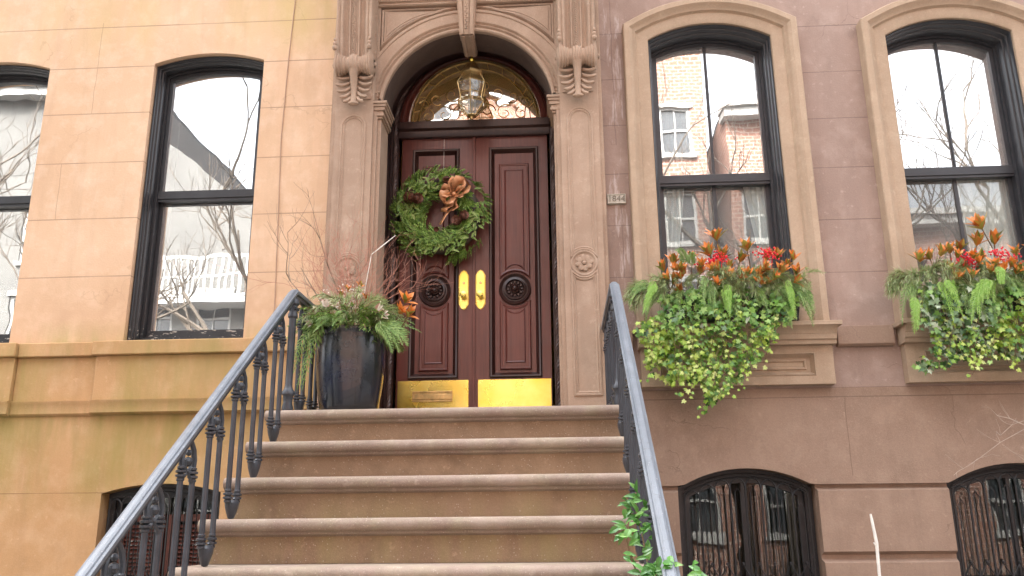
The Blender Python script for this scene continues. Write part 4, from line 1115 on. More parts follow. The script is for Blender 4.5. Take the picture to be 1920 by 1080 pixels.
# ------------------------------------------------------------------ plants
def frame_of(d):
    d = Vector(d).normalized(); a = d.cross(Vector((0, 0, 1)))
    a = a.normalized() if a.length > .05 else d.cross(Vector((0, 1, 0))).normalized()
    return d, a, a.cross(d).normalized()
def blade(mb, p, d, nrm, L, Wd, bend=.25, n=3):
    """lens shaped leaf with a curved midrib"""
    p = Vector(p); d = Vector(d).normalized(); nrm = Vector(nrm)
    side = d.cross(nrm)
    if side.length < 1e-4: side = d.orthogonal()
    side.normalize(); nn = side.cross(d).normalized()
    vs = [p]; fs = []
    for i in range(1, n + 1):
        t = i / (n + 1)
        c = p + d * (L * t) - nn * (bend * L * t * t)
        w_ = Wd * .5 * sin(pi * t ** .8)
        vs += [c - side * w_ + nn * w_ * .35, c, c + side * w_ + nn * w_ * .35]
    vs.append(p + d * L - nn * (bend * L))
    fs += [(0, 1, 2), (0, 2, 3)]
    for i in range(n - 1):
        a = 1 + i * 3; fs += [(a, a + 3, a + 4, a + 1), (a + 1, a + 4, a + 5, a + 2)]
    a = 1 + (n - 1) * 3; e_ = len(vs) - 1
    fs += [(a, e_, a + 1), (a + 1, e_, a + 2)]
    mb.add(vs, fs)
IVY = [(0, -.10), (.30, -.32), (.50, -.08), (.34, .12), (.62, .38), (.24, .42), (0, .95), (-.24, .42), (-.62, .38), (-.34, .12), (-.50, -.08), (-.30, -.32)]
def ivy_leaf(mb, p, d, nrm, s):
    p = Vector(p); d = Vector(d).normalized(); nrm = Vector(nrm).normalized()
    side = d.cross(nrm)
    if side.length < 1e-3: side = d.orthogonal()
    side.normalize(); nn = side.cross(d).normalized()
    vs = [p + d * .12 * s - nn * .0 * s]
    for (a, b_) in IVY:
        vs.append(p + side * (a * s) + d * (b_ * s) - nn * (.16 * s * (a * a * 2 + b_ * b_ * .5)))
    n = len(IVY); mb.add(vs, [(0, 1 + i, 1 + (i + 1) % n) for i in range(n)])
def inside(pt, poly):
    x, z = pt; c = False; n = len(poly)
    for i in range(n):
        x0, z0 = poly[i]; x1, z1 = poly[(i + 1) % n]
        if (z0 > z) != (z1 > z) and x < (x1 - x0) * (z - z0) / (z1 - z0) + x0: c = not c
    return c
def needle_spray(mb, base, d, L, rng, nl=.06, dens=26, width=.0022, spread=.9, droop=.5, stem=None):
    """a twig feathered with needles on all sides"""
    base = Vector(base); d = Vector(d).normalized(); pts = []
    p = base.copy(); dd = d.copy(); st = L / 8
    for i in range(9):
        pts.append(p.copy()); dd = (dd + Vector((0, 0, -droop * .12))).normalized(); p = p + dd * st
    for i in range(dens):
        t = rng.random() * .98; k = min(7, int(t * 8)); q = pts[k].lerp(pts[k + 1], t * 8 - k)
        ax = (pts[k + 1] - pts[k]).normalized()
        rv = Vector((rng.gauss(0, 1), rng.gauss(0, 1), rng.gauss(0, 1))); rv = (rv - ax * rv.dot(ax)).normalized()
        nd = (ax * (1.0 if spread < 1 else .5) + rv * spread * rng.uniform(.5, 1.0)).normalized()
        l_ = nl * rng.uniform(.7, 1.1) * (1 - .35 * t); sd = nd.cross(Vector((rng.random(), rng.random(), 1))).normalized() * width
        e_ = q + nd * l_ + Vector((0, 0, -l_ * l_ * 1.5))
        mb.add([q - sd, q + sd, e_ + sd * .4, e_ - sd * .4], [(0, 1, 2, 3)])
    if stem is not None: stem.tube(pts, [.0028] * 9, 4)
    return pts
def cedar_spray(mb, base, d, L, rng, w=.05, droop=.8):
    """flat drooping scale-leaved spray: rows of narrow forked leaflets"""
    p = Vector(base); dd = Vector(d).normalized(); n = 13; st = L / n
    nrm = Vector((rng.uniform(-.3, .3), -1, rng.uniform(.1, .5))).normalized()
    side = dd.cross(nrm).normalized()
    for i in range(n):
        for s in (-1, 1):
            ln = w * (1 - .75 * i / n) * rng.uniform(.8, 1.15)
            ld_ = (dd * .85 + side * s * .8 + nrm * rng.uniform(-.15, .2)).normalized()
            blade(mb, p, ld_, nrm, ln, ln * .22, .25, 1)
            blade(mb, p + ld_ * ln * .35, (ld_ + dd * .6).normalized(), nrm, ln * .6, ln * .16, .2, 1)
        p2 = p + dd * st; blade(mb, p, dd, nrm, st * 1.6, .006, 0, 1); p = p2
        dd = (dd + Vector((0, 0, -droop * .10))).normalized()
def magnolia(mb, c, up, rng, n=9, L=.10, stem=None):
    """rosette of stiff oval leaves, orange-brown below"""
    up, a, b_ = frame_of(up); c = Vector(c)
    for k in range(n):
        t = 2 * pi * k / n + rng.uniform(-.3, .3); tilt = rng.uniform(.25, .95) * (1 if k % 2 else .6)
        d = (up * cos(tilt) + (a * cos(t) + b_ * sin(t)) * sin(tilt)).normalized()
        inw = (up * sin(tilt) - (a * cos(t) + b_ * sin(t)) * cos(tilt))
        blade(mb, c - up * .01 * k / n, d, inw, L * rng.uniform(.75, 1.1), L * rng.uniform(.36, .46), rng.uniform(-.05, .3), 3)
    if stem is not None: stem.tube([c - up * .16, c], .004, 5)
def twig(mb, p, d, L, r, rng, depth, wig=.25, up=.15, tips=None, split=(2, 3), nseg=5):
    p = Vector(p); d = Vector(d).normalized(); pts = [p.copy()]
    for i in range(nseg):
        d = (d + Vector((rng.gauss(0, wig), rng.gauss(0, wig), rng.gauss(0, wig) + up)) * .5).normalized()
        p = p + d * (L / nseg); pts.append(p.copy())
    mb.tube(pts, [max(.0006, r * (1 - .55 * i / nseg)) for i in range(nseg + 1)], 5 if depth > 1 else 4, cap=False)
    if depth <= 0:
        if tips is not None: tips.append((pts[-1], d.copy()))
        return
    for k in range(rng.randint(*split)):
        i = rng.randint(2, nseg)
        q = pts[i]; ax = Vector((rng.gauss(0, 1), rng.gauss(0, 1), rng.gauss(0, .7)))
        nd = (d + ax.normalized() * rng.uniform(.45, .95)).normalized()
        twig(mb, q, nd, L * rng.uniform(.5, .8), r * .58, rng, depth - 1, wig, up, tips, split, nseg)

def planted_box(idx, x0, x1, poly, seed, mags, bers, cedars, pines, label_box, label_pl, bright, grey_left=False, limes=()):
    rng = random.Random(seed)
    xc = (x0 + x1) / 2
    bx_ = empty('window_box', (xc, 6.16, 1.39), label_box, 'window box', 'window boxes on the sills')
    a = MB(); h = (x1 - x0) / 2
    lp = [(x0 + .03, 1.392), (x1 - .03, 1.392), (x1, 1.56), (x0, 1.56)]
    a.plate([lp], 6.075, 6.24); a.plate([rect(x0 - .012, x1 + .012, 1.556, 1.585)], 6.062, 6.25); a.build('box_body', M['black_paint'], bx_, .006)
    a = MB(); a.box(x0 + .01, x1 - .01, 6.085, 6.23, 1.586, 1.592); a.build('soil', M['bark'], bx_)
    pl_ = empty('window_box_planting', (xc, 6.13, 1.60), label_pl, 'plants', 'plantings in the window boxes')
    iv = MB(); iv2 = MB(); iv3 = MB(); st = MB()
    xs = [p[0] for p in poly]; zs = [p[1] for p in poly]; zmin, zmax = min(zs), max(zs); 
    placed = 0; tries = 0; NL = 1450
    while placed < NL and tries < NL * 8:
        tries += 1
        x = rng.uniform(min(xs), max(xs)); z = rng.uniform(zmin, zmax)
        if not inside((x, z), poly): continue
        u = min(1, max(0, (zmax - z) / .75))
        # hangs forward over the sill, then falls back towards the wall; several layers deep
        yf = 5.97 - .07 * sin(min(1, u * 1.6) * pi) + .03 * u
        y = yf + rng.random() ** 1.6 * (.12 if z > 1.2 else .07) + .02 * sin(x * 23 + z * 17)
        s = rng.uniform(.027, .048)
        d = Vector((rng.gauss(0, .55), rng.gauss(-.25, .25), rng.gauss(-.75, .45))).normalized()
        nr = Vector((rng.gauss(0, .42), -1, rng.gauss(.45, .4)))
        gly = sin(x * 5.1 + seed) * .25 + rng.random()
        tgt = iv
        if z < 1.40 - .10 * sin(x * 9) and gly > .48: tgt = iv2
        if grey_left and (x < x0 + .28 or z < 1.15) and rng.random() < .7: tgt = iv3
        elif not grey_left and rng.random() < .05: tgt = iv3
        ivy_leaf(tgt, (x, y, z), d, nr, s); placed += 1
    # trailing runners with leaves along them
    for k in range(26):
        x = rng.uniform(min(xs) + .1, max(xs) - .1); z = 1.5; pts = []
        drift = rng.uniform(-.5, .1)
        for i in range(14):
            pts.append((x, 5.93 + .05 * rng.random(), z)); z -= rng.uniform(.035, .075); x += drift * .05 + rng.gauss(0, .012)
            if not inside((x, z), poly) and rng.random() < .5: break
        if len(pts) > 2:
            st.tube(pts, .0018, 4)
            for q in pts[-5:]:
                for s in (-1, 1):
                    ivy_leaf(rng.choice((iv, iv2, iv2)), (q[0] + s * .012 + rng.gauss(0, .012), q[1] - .01, q[2] + rng.gauss(0, .022)), (s * .6 + rng.gauss(0, .4), -.2, -.8), (rng.gauss(0, .4), -1, .5), rng.uniform(.018, .036))
    iv.build('green_ivy', M['ivy'], pl_, recalc=False); iv2.build('yellow_green_ivy', M['ivy_light'], pl_, recalc=False)
    if iv3.v: iv3.build('variegated_ivy', M['ivy_grey'], pl_, recalc=False)
    cd = MB()
    for (x, z, dx, dz, L) in cedars:
        for q in range(3):
            cedar_spray(cd, (x + rng.gauss(0, .02), 6.0 + rng.uniform(-.04, .04), z + rng.gauss(0, .015)), (dx + rng.gauss(0, .15), -.35, dz + rng.gauss(0, .1)), L * rng.uniform(.75, 1.1), rng, .055, 1.3)
    cd.build('cedar_sprays', M['cedar'], pl_, recalc=False)
    lc = MB()
    for (x, z, dx, dz, L) in limes:
        for q in range(4): cedar_spray(lc, (x + rng.gauss(0, .015), 5.90 + rng.uniform(-.02, .03), z + rng.gauss(0, .015)), (dx + rng.gauss(0, .12), -.2, dz + rng.gauss(0, .1)), L * rng.uniform(.8, 1.1), rng, .050, .9)
    if lc.v: lc.build('lime_cedar_fronds', M['lime_cedar'], pl_, recalc=False)
    pn = MB()
    for (x, z, dx, dz) in pines:
        for q in range(13):
            needle_spray(pn, (x + rng.gauss(0, .02), 6.07, z - .04 + rng.gauss(0, .02)), (dx + rng.gauss(0, .3), -.45, dz + rng.gauss(0, .25)), .20, rng, .095, 64, .0020, .7, 1.8, st)
    # low dense evergreen filling between the sprigs
    for k in range(70):
        x = rng.uniform(x0 - .06, x1 + .06); z = rng.uniform(1.56, 1.72)
        needle_spray(pn, (x, rng.uniform(5.98, 6.16), z), (rng.gauss(0, .5), -.5, rng.uniform(-.1, .7)), .13, rng, .05, 40, .0022, .8, 1.0)
    pn.build('pine_sprigs', M['pine'], pl_, recalc=False)
    mg = MB()
    for (x, z, sc) in mags:
        magnolia(mg, (x, 6.02 + rng.uniform(-.03, .05), z - .025), (rng.gauss(0, .3), -.35, 1), rng, 11, .108 * sc, st)
    for k in range(24):
        magnolia(mg, (rng.uniform(x0 - .04, x1 + .02), rng.uniform(5.90, 5.97), rng.uniform(1.62, 1.80)), (rng.gauss(0, .6), -.7, .8), rng, 7, .085)
    mg.build('magnolia_leaves', M['magnolia'], pl_, recalc=False)
    for (x, z) in bers:
        be = MB()
        for k in range(34):
            be.ball((x + rng.gauss(0, .035), 5.985 + rng.gauss(0, .014), z + rng.gauss(0, .018)), rng.uniform(.0055, .0085), 6)
        be.tube([(x, 6.03, z - .10), (x, 5.99, z - .03), (x + .02, 5.985, z + .01)], .003, 4); be.build('berry_cluster', M['berries'], pl_)
    st.build('stems', M['vine_stem'], pl_)
    return bx_, pl_
poly1 = [(.72, 1.62), (1.76, 1.62), (1.72, 1.50), (1.60, 1.33), (1.50, 1.18), (1.32, .99), (1.22, .94), (1.10, .82), (1.0, .73), (1.02, .86), (.98, .95), (.80, .93), (.62, 1.03), (.63, 1.20), (.55, 1.29), (.55, 1.35), (.72, 1.42)]
planted_box(1, .83, 1.76, poly1, 11,
    [(1.19, 2.02, 1.1), (1.13, 1.90, 1.15), (1.22, 1.88, 1.1), (1.40, 1.93, 1.1), (1.34, 1.85, 1.0), (.86, 1.84, 1.0), (.79, 1.80, .9), (1.0, 1.88, .8), (1.05, 1.77, .9), (1.53, 1.86, .9), (1.62, 1.87, .9), (1.75, 1.75, .9), (.84, 1.68, .9), (.90, 1.62, .9), (1.68, 1.80, .8), (1.27, 1.80, .8)],
    [(1.16, 1.83), (1.11, 1.80), (1.20, 1.85), (1.56, 1.85), (1.50, 1.87)],
    [(.66, 1.66, -.7, -.1, .26), (.72, 1.60, -.5, -.3, .26), (.98, 1.78, -.2, .7, .18), (1.16, 1.66, .0, -.3, .28), (1.22, 1.60, .2, -.4, .24), (1.56, 1.62, .2, -.3, .28), (1.68, 1.64, .5, -.2, .30), (1.62, 1.56, .1, -.6, .26), (1.10, 1.66, -.1, -.2, .25), (1.40, 1.62, .1, -.4, .2), (1.74, 1.56, .3, -.8, .24), (.90, 1.62, -.2, -.5, .2)],
    [(.66, 1.70, -.9, .1), (1.18, 1.74, .1, .2), (1.34, 1.74, .1, .2), (1.44, 1.76, .2, .2), (1.56, 1.74, .3, .1), (.80, 1.72, -.4, .2), (1.66, 1.70, .6, .0)],
    'black window box on the sill nearest the entrance, mostly hidden by ivy', 'lush planting with one long ivy trail hanging below the sill nearest the entrance', 1, False,
    ((1.20, 1.60, .05, -.7, .20), (.70, 1.62, -.4, -.7, .22), (1.64, 1.60, .1, -.9, .24)))
poly2 = [(2.56, 1.62), (3.62, 1.62), (3.66, 1.2), (3.50, 1.0), (3.30, 1.02), (3.12, 1.08), (2.98, 1.10), (2.84, 1.07), (2.72, 1.05), (2.62, .97), (2.50, .99), (2.45, 1.06), (2.60, 1.12), (2.64, 1.26), (2.52, 1.32), (2.54, 1.5)]
planted_box(2, 2.73, 3.66, poly2, 23,
    [(3.09, 2.05, 1.3), (3.04, 1.93, 1.1), (3.16, 1.93, 1.1), (2.60, 1.80, 1.0), (2.68, 1.82, .9), (2.76, 1.85, .9), (2.84, 1.87, .95), (2.92, 1.90, 1.0), (3.02, 1.80, .9), (3.30, 1.84, .9), (3.42, 1.86, 1.), (2.90, 1.74, .9), (3.36, 1.72, .9), (3.52, 1.9, 1.)],
    [(2.90, 1.78), (2.97, 1.75), (3.14, 1.83), (3.20, 1.80), (2.94, 1.80), (3.22, 1.76), (3.50, 1.8)],
    [(2.52, 1.62, -.3, -.5, .34), (2.60, 1.60, -.2, -.6, .3), (2.86, 1.66, .0, -.5, .32), (2.92, 1.64, .1, -.6, .32), (3.02, 1.60, -.3, -.7, .3), (3.12, 1.70, .2, -.2, .26), (3.20, 1.68, .3, -.2, .26), (3.3, 1.6, .2, -.5, .3), (3.5, 1.6, .4, -.4, .3)],
    [(2.52, 1.72, -.9, .1), (2.60, 1.72, -.5, .1), (2.72, 1.76, -.2, .2), (2.82, 1.76, .0, .2), (3.06, 1.74, .1, .2), (3.3, 1.74, .2, .2)],
    'black window box on the rightmost sill, mostly hidden by plants', 'planting with tall magnolia sprig and big red berries on the rightmost sill', 2, True,
    ((2.72, 1.60, .15, -.8, .26), (2.96, 1.56, -.55, -.7, .28), (3.10, 1.70, -.1, -.5, .16), (2.50, 1.48, -.15, -.9, .26), (3.02, 1.62, -.3, -.6, .2)))
a = MB(); a.lathe([(0, 0), (.05, .002), (.062, .03), (.066, .08), (.058, .11), (.064, .12), (.060, .125), (0, .12)], (1.66, 6.10, 1.389), 18, sx=1.0, sy=.8)
tag(a.build('copper_pot', M['copper']), 'small brown glazed pot at the right end of the sill nearest the entrance', 'pot')

# ---- big glazed pot and its winter arrangement
PX, PY, PZ = -1.325, 5.32, ZN
pt = MB()
pt.lathe([(0, 0), (.172, 0), (.182, .01), (.192, .06), (.214, .20), (.226, .33), (.226, .42), (.220, .48), (.218, .515), (.226, .53), (.226, .548), (.214, .556), (.196, .552), (.190, .50), (0, .49)], (PX, PY, PZ), 48, sx=.96, sy=.96)
tag(pt.build('glazed_planter', M['glaze'], angle=50), 'tall glossy blue black ceramic planter standing on the landing by the door', 'planter')
WA = empty('winter_arrangement', (PX, PY, PZ + .50), 'evergreens, dried flowers and tall bare twigs arranged in the blue planter', 'plants')
rng = random.Random(77)
tz = PZ + .54
g = MB(); st = MB(); fl = MB(); mg = MB(); ce = MB()
for k in range(120):
    t = rng.uniform(0, 2 * pi); rr = .19 * sqrt(rng.random())
    x, y = PX + rr * cos(t), PY + rr * sin(t)
    d = (cos(t) * rng.uniform(.3, 1.1), sin(t) * .8 - .15, rng.uniform(-.1, 1.0))
    needle_spray(g, (x, y, tz + rng.uniform(-.02, .10)), d, rng.uniform(.14, .24), rng, .055, 55, .0024, .8, 1.2, st)
for k in range(26):
    t = rng.uniform(0, 2 * pi); x, y = PX + .17 * cos(t), PY + .17 * sin(t)
    cedar_spray(ce, (x, y, tz + rng.uniform(.0, .08)), (cos(t), sin(t) - .3, rng.uniform(.0, .7)), rng.uniform(.2, .32), rng, .055, 1.0)
for (dx, dz, L) in ((-.16, -.9, .42), (-.20, -.7, .34), (.22, -.4, .24), (.25, -.2, .22)):   # long trailers over the rim
    for q in range(3): cedar_spray(ce, (PX + dx + rng.gauss(0, .02), PY - .18 + rng.gauss(0, .02), tz + .02), (dx * 2.2, -.25, dz), L, rng, .06, 1.0)
for k in range(34):
    t = rng.uniform(0, 2 * pi); rr = .17 * sqrt(rng.random()); z = tz + rng.uniform(.10, .26)
    cx, cy = PX + rr * cos(t) - .03, PY + rr * sin(t) - .05
    for q in range(12): blade(fl, (cx + rng.gauss(0, .015), cy + rng.gauss(0, .015), z + rng.gauss(0, .018)), (rng.gauss(0, 1), rng.gauss(-.4, 1), rng.gauss(.4, 1)), (0, -1, .3), .017, .010, .1, 1)
for (x, z, sc) in ((PX + .36, tz + .17, 1.1), (PX + .38, tz + .08, 1.0), (PX + .33, tz + .10, .9)):
    magnolia(mg, (x, PY - .12, z), (.5, -.6, .7), rng, 8, .095 * sc, st)
for (x, z) in ((PX - .02, tz + .27), (PX + .05, tz + .30), (PX - .07, tz + .24), (PX + .10, tz + .22)):
    magnolia(mg, (x, PY - .05, z), (rng.gauss(0, .3), -.3, 1), rng, 6, .06)
g.build('evergreen_sprigs', M['fir'], WA, recalc=False)
g2 = MB()
for k in range(46):
    t = rng.uniform(0, 2 * pi); rr = .16 * sqrt(rng.random())
    needle_spray(g2, (PX + rr * cos(t), PY + rr * sin(t) - .05, tz + rng.uniform(.06, .20)), (cos(t) * .8, sin(t) * .5 - .4, rng.uniform(-.1, .9)), rng.uniform(.14, .22), rng, .085, 60, .0018, .8, 1.3, st)
g2.build('pine_sprigs', M['pine'], WA, recalc=False); ce.build('cedar_sprays', M['cedar'], WA, recalc=False)
fl.build('dried_flowers', M['flower'], WA, recalc=False); mg.build('magnolia_leaves', M['magnolia'], WA, recalc=False); st.build('stems', M['vine_stem'], WA)
lb = MB()
for (dx, dz, ang) in ((-.17, .10, 2.2), (-.12, .13, 1.0), (.20, .10, .2), (.23, .07, -.4), (-.20, .04, 3.0)):
    for q in range(3): blade(lb, (PX + dx, PY - .20, tz + dz), (cos(ang + q * .5), -.4, sin(ang + q * .5)), (0, -1, .5), .055, .034, .2, 2)
lb.build('silver_leaves', M['flower'], WA, recalc=False)
tg = MB(); tr_ = MB(); rng = random.Random(4)
for k in range(28):
    t = rng.uniform(-1, 1)
    twig(tr_, (PX + rng.gauss(0, .05), PY + rng.gauss(0, .04), tz), (t * .85, rng.uniform(-.25, .35), 1), rng.uniform(.30, .46), .0030, rng, 3, .30, .12, None, (2, 3))
for d, L in (((-.70, -.1, .95), .54), ((-1.0, .1, .70), .52), ((-.3, .0, 1.0), .56), ((.55, -.1, 1.0), .34)):
    twig(tg, (PX - .04, PY, tz), d, L, .0062, rng, 3, .28, .10, None, (2, 3))
tr_.build('red_twigs', M['twig_red'], WA, recalc=False); tg.build('grey_branches', M['twig_grey'], WA, recalc=False)
tw = MB(); tw.tube([(PX + .12, PY - .05, tz + .52), (PX + .19, PY - .06, tz + .57), (PX + .28, PY - .07, tz + .64)], [.003, .0045, .002], 5); tw.tube([(PX + .04, PY, tz), (PX + .08, PY - .02, tz + .3), (PX + .12, PY - .05, tz + .52)], .0028, 4)
tw.build('bleached_twig', M['twig_white'], WA)

# ---- wreath on the left leaf
WX, WZ, WY = -.966, 2.535, 6.80
WR = empty('wreath', (WX, WY, WZ - .45), 'green evergreen wreath with a copper bow hanging on the left door leaf', 'wreath')
rng = random.Random(3)
wg = MB(); wb_ = MB(); core = MB()
RM, RT = .285, .128
core.tube([(WX + RM * cos(t), WY + .03, WZ + RM * sin(t)) for t in [2 * pi * i / 40 for i in range(41)]], .055, 8, cap=False)
core.build('wire_core', M['bark'], WR)
for k in range(135):
    t0 = 2 * pi * k / 135 * 5 + rng.gauss(0, .1); a0 = rng.uniform(-pi * .5, pi * .5); tw0 = rng.gauss(0, .5)
    for q_ in range(8):
        t = t0 + rng.gauss(0, .07); a = a0 + rng.gauss(0, .22)
        rr = RM + RT * .85 * sin(a); y = WY + .02 - RT * .8 * cos(a) - .012 * (k % 3)
        p = Vector((WX + rr * cos(t), y, WZ + rr * sin(t)))
        radial = Vector((cos(t), 0, sin(t))); tang = Vector((-sin(t), 0, cos(t)))
        fan = (q_ - 3.5) / 3.5
        d = (-tang * 1.0 + radial * (sin(a) * .9 + fan * .8 + tw0 * .5) + Vector((0, -cos(a) * .5 - .15 * rng.random(), 0))).normalized()
        L = rng.uniform(.050, .085)
        nrm = (Vector((0, -1, 0)) * cos(a) + radial * sin(a) + Vector((rng.gauss(0, .35), 0, rng.gauss(0, .35)))).normalized()
        side = d.cross(nrm).normalized(); n_ = 7
        for i in range(n_):
            c_ = p + d * (L * i / n_)
            for s in (-1, 1):
                blade(wg, c_, (d * .75 + side * s + nrm * .3).normalized(), nrm, .022 * (1.15 - .6 * i / n_), .0095, .1, 1)
        blade(wg, p + d * L * .85, d, nrm, .022, .010, .1, 1)
wg.build('fir_sprigs', M['fir'], WR, recalc=False)
for k in range(210):
    t = rng.choice([rng.gauss(-1.45, .35), rng.gauss(2.75, .25), rng.gauss(1.9, .3), rng.gauss(-.25, .25), rng.uniform(0, 6.28)])
    rr = RM + rng.uniform(-.06, .07)
    blade(wb_, (WX + rr * cos(t), WY - .08 - rng.random() * .03, WZ + rr * sin(t)), (rng.gauss(0, .6), -.35, rng.gauss(-.6, .5)), (rng.gauss(0, .3), -1, .4), rng.uniform(.045, .085), rng.uniform(.016, .027), .25, 2)
wb_.build('pale_leaves', M['bay'], WR, recalc=False)
def pinecone(c, r, ax):
    m_ = MB(); ax, a, b_ = frame_of(ax); c = Vector(c)
    for i in range(7):
        h = -1 + 2 * i / 6; rr = r * sqrt(max(.08, 1 - h * h * .9)); n = 9
        for k in range(n):
            t = 2 * pi * (k + .5 * (i % 2)) / n; o_ = a * cos(t) + b_ * sin(t)
            blade(m_, c + ax * (h * r * 1.0) + o_ * rr * .45, (o_ + ax * .35).normalized(), ax, rr * .75, r * .55, -.3, 2)
    m_.ball(c, r * .6, 8)
    return m_.build('pine_cone', M['cone'], WR, recalc=False)
for (dx, dz, r_, ax) in ((-.235, .115, .052, (-1, -.4, .1)), (-.195, .105, .045, (1, -.5, -.1)), (.065, .235, .046, (.1, -.6, 1)), (.10, .20, .035, (1, -1, 0)), (.155, -.105, .040, (-.5, -1, 0)), (.20, -.065, .040, (1, -1, .3)), (-.02, -.17, .02, (0, -1, -1))):
    pinecone((WX + dx, WY - .135, WZ + dz), r_ * 1.1, ax)
bw_ = MB()                                               # looped ribbon bow
def loop(cx, cz, ang, L, Wd, open_=.045, tw_=.3):
    n = 14; vs = []
    dx, dz = cos(ang), sin(ang)
    for i in range(n + 1):
        t = i / n; a = t * 2 * pi
        u = (1 - cos(a)) / 2; o_ = sin(a) * open_
        c = Vector((cx + dx * L * u - dz * o_ * .5, WY - .115 - abs(o_) * .5 - .03 * u, cz + dz * L * u + dx * o_ * .5))
        wv = Vector((-dz * (1 - tw_), -tw_ * 1.1 * (1 if a < pi else -1), dx * (1 - tw_))).normalized() * Wd * (.35 + .65 * min(1, u * 1.8)) * .5
        vs += [c - wv, c + wv]
    bw_.add(vs, [(2 * i, 2 * i + 1, 2 * i + 3, 2 * i + 2) for i in range(n)])
bxx, bzz = WX + .125, WZ + .135
for ang, L, wd_, op, tw2 in ((.60, .150, .085, .12, .45), (1.15, .135, .075, .10, .5), (.05, .10, .06, .07, .5), (2.9, .115, .065, .07, .45), (3.9, .12, .080, .09, .4)): loop(bxx, bzz, ang, L, wd_, op, tw2)
bw_.v = [(x + .006 * sin(z * 140 + x * 60), y + .007 * sin(x * 120 + z * 70), z + .005 * sin(x * 150 - z * 50)) for x, y, z in bw_.v]
bw_.ball((bxx, WY - .135, bzz), .022, 8)
for path_, wd_ in (([(0, 0), (-.02, -.05), (-.035, -.10), (-.08, -.13), (-.085, -.155)], .055), ([(-.035, -.14), (-.07, -.19), (-.10, -.235), (-.115, -.27)], .022), ([(.01, -.02), (.0, -.08), (.02, -.11), (-.03, -.15)], .045)):
    vs = []
    for i, (dx, dz) in enumerate(path_):
        c = Vector((bxx + dx, WY - .12 - .015 * (i % 2), bzz + dz)); vs += [c + Vector((-wd_ / 2, .01, .008)), c + Vector((wd_ / 2, -.012, -.006))]
    bw_.add(vs, [(2 * i, 2 * i + 1, 2 * i + 3, 2 * i + 2) for i in range(len(path_) - 1)])
bo = bw_.build('ribbon_bow', M['ribbon'], WR, recalc=False, angle=60)
sd_ = bo.modifiers.new('thickness', 'SOLIDIFY'); sd_.thickness = .0015
a = MB(); a.tube([(WX + .005, YD - .02, WZ + .33), (WX + .005, YD - .012, 3.28)], .0016, 4); a.build('hanging_line', M['twig_white'], WR)

# ---- climber beside the right railing foot, stake and bare shrub in the areaway
CL = empty('climbing_vine', (.42, 3.3, GZ), 'glossy green leafy vine climbing the foot of the right railing', 'climbing plant')
rng = random.Random(9); lv = MB(); st = MB()
for (pts, n) in (([(.42, 3.30, GZ), (.39, 3.3, -.9), (.33, 3.3, -.30), (.30, 3.35, -.06), (.285, 3.4, .03), (.29, 3.45, .11)], 46),
                 ([(.42, 3.25, GZ), (.40, 3.2, -.8), (.30, 3.15, -.28), (.24, 3.15, -.13), (.225, 3.15, -.06), (.235, 3.15, .0)], 26),
                 ([(.44, 3.1, GZ), (.42, 3.0, -.8), (.36, 2.95, -.30), (.30, 2.95, -.17), (.33, 2.95, -.13)], 54),
                 ([(.46, 3.1, GZ), (.46, 3.0, -.8), (.43, 2.95, -.30), (.42, 2.95, -.19), (.44, 2.95, -.155)], 26)):
    st.tube(pts, .003, 5)
    for k in range(n):
        t = .55 + .45 * rng.random(); f_ = t * (len(pts) - 1); i = min(int(f_), len(pts) - 2); q = Vector(pts[i]).lerp(Vector(pts[i + 1]), f_ - i)
        q += Vector((rng.gauss(0, .022), rng.gauss(0, .02), rng.gauss(0, .02)))
        blade(lv, q, (rng.gauss(0, 1), rng.gauss(-.4, .5), rng.gauss(.1, .7)), (rng.gauss(0, .3), -1, .8), rng.uniform(.035, .06), rng.uniform(.016, .026), .3, 3)
lv.build('leaves', leafmat("glossy_vine_leaves", [(.05, .16, .03), (.10, .28, .05), (.22, .42, .10)], rough=.25), CL, recalc=False); st.build('stems', M['vine_stem'], CL)
a = MB(); a.tube([(1.70, 4.9, GZ), (1.705, 4.9, -1.0), (1.683, 4.9, -.28), (1.688, 4.9, -.12), (1.677, 4.9, .0), (1.674, 4.9, .03)], [.010, .010, .0085, .009, .0075, .005], 7)
a.tube([(1.684, 4.9, -.14), (1.672, 4.895, -.12)], .004, 5)
tag(a.build('garden_stake', M['twig_white']), 'bleached white stick standing upright before the basement wall', 'stake')
SH = empty('bare_shrub', (4.3, 5.9, GZ), 'bare pale shrub twigs reaching in above the rightmost basement window', 'shrub')
rng = random.Random(15); a = MB()
for base, d, L in (((4.3, 5.9, GZ), (-.15, 0, 1), 1.5), ((4.3, 5.9, -.1), (-.75, -.05, .65), .75), ((4.3, 5.9, -.2), (-.5, 0, .8), .9)):
    twig(a, base, d, L, .009, rng, 4, .16, .02, None, (2, 4), 6)
for pts in ([(3.75, 6.0, .50), (3.45, 6.02, .56), (3.19, 6.05, .60), (3.0, 6.08, .50), (2.86, 6.1, .40), (2.74, 6.1, .33)], [(3.6, 6.0, .70), (3.3, 6.05, .68), (3.1, 6.08, .62), (3.02, 6.1, .55)], [(3.19, 6.05, .60), (3.08, 6.06, .66), (3.0, 6.06, .68)]):
    a.tube(pts, [.0034 - .00045 * i for i in range(len(pts))], 4)
    for p_ in pts[1:]:
        for k in range(2): twig(a, p_, (rng.gauss(-.5, .6), rng.gauss(0, .3), rng.gauss(.3, .6)), rng.uniform(.05, .12), .0014, rng, 1, .3, 0, None, (1, 2), 3)
a.build('branches', M['twig_pale'], SH, recalc=False)

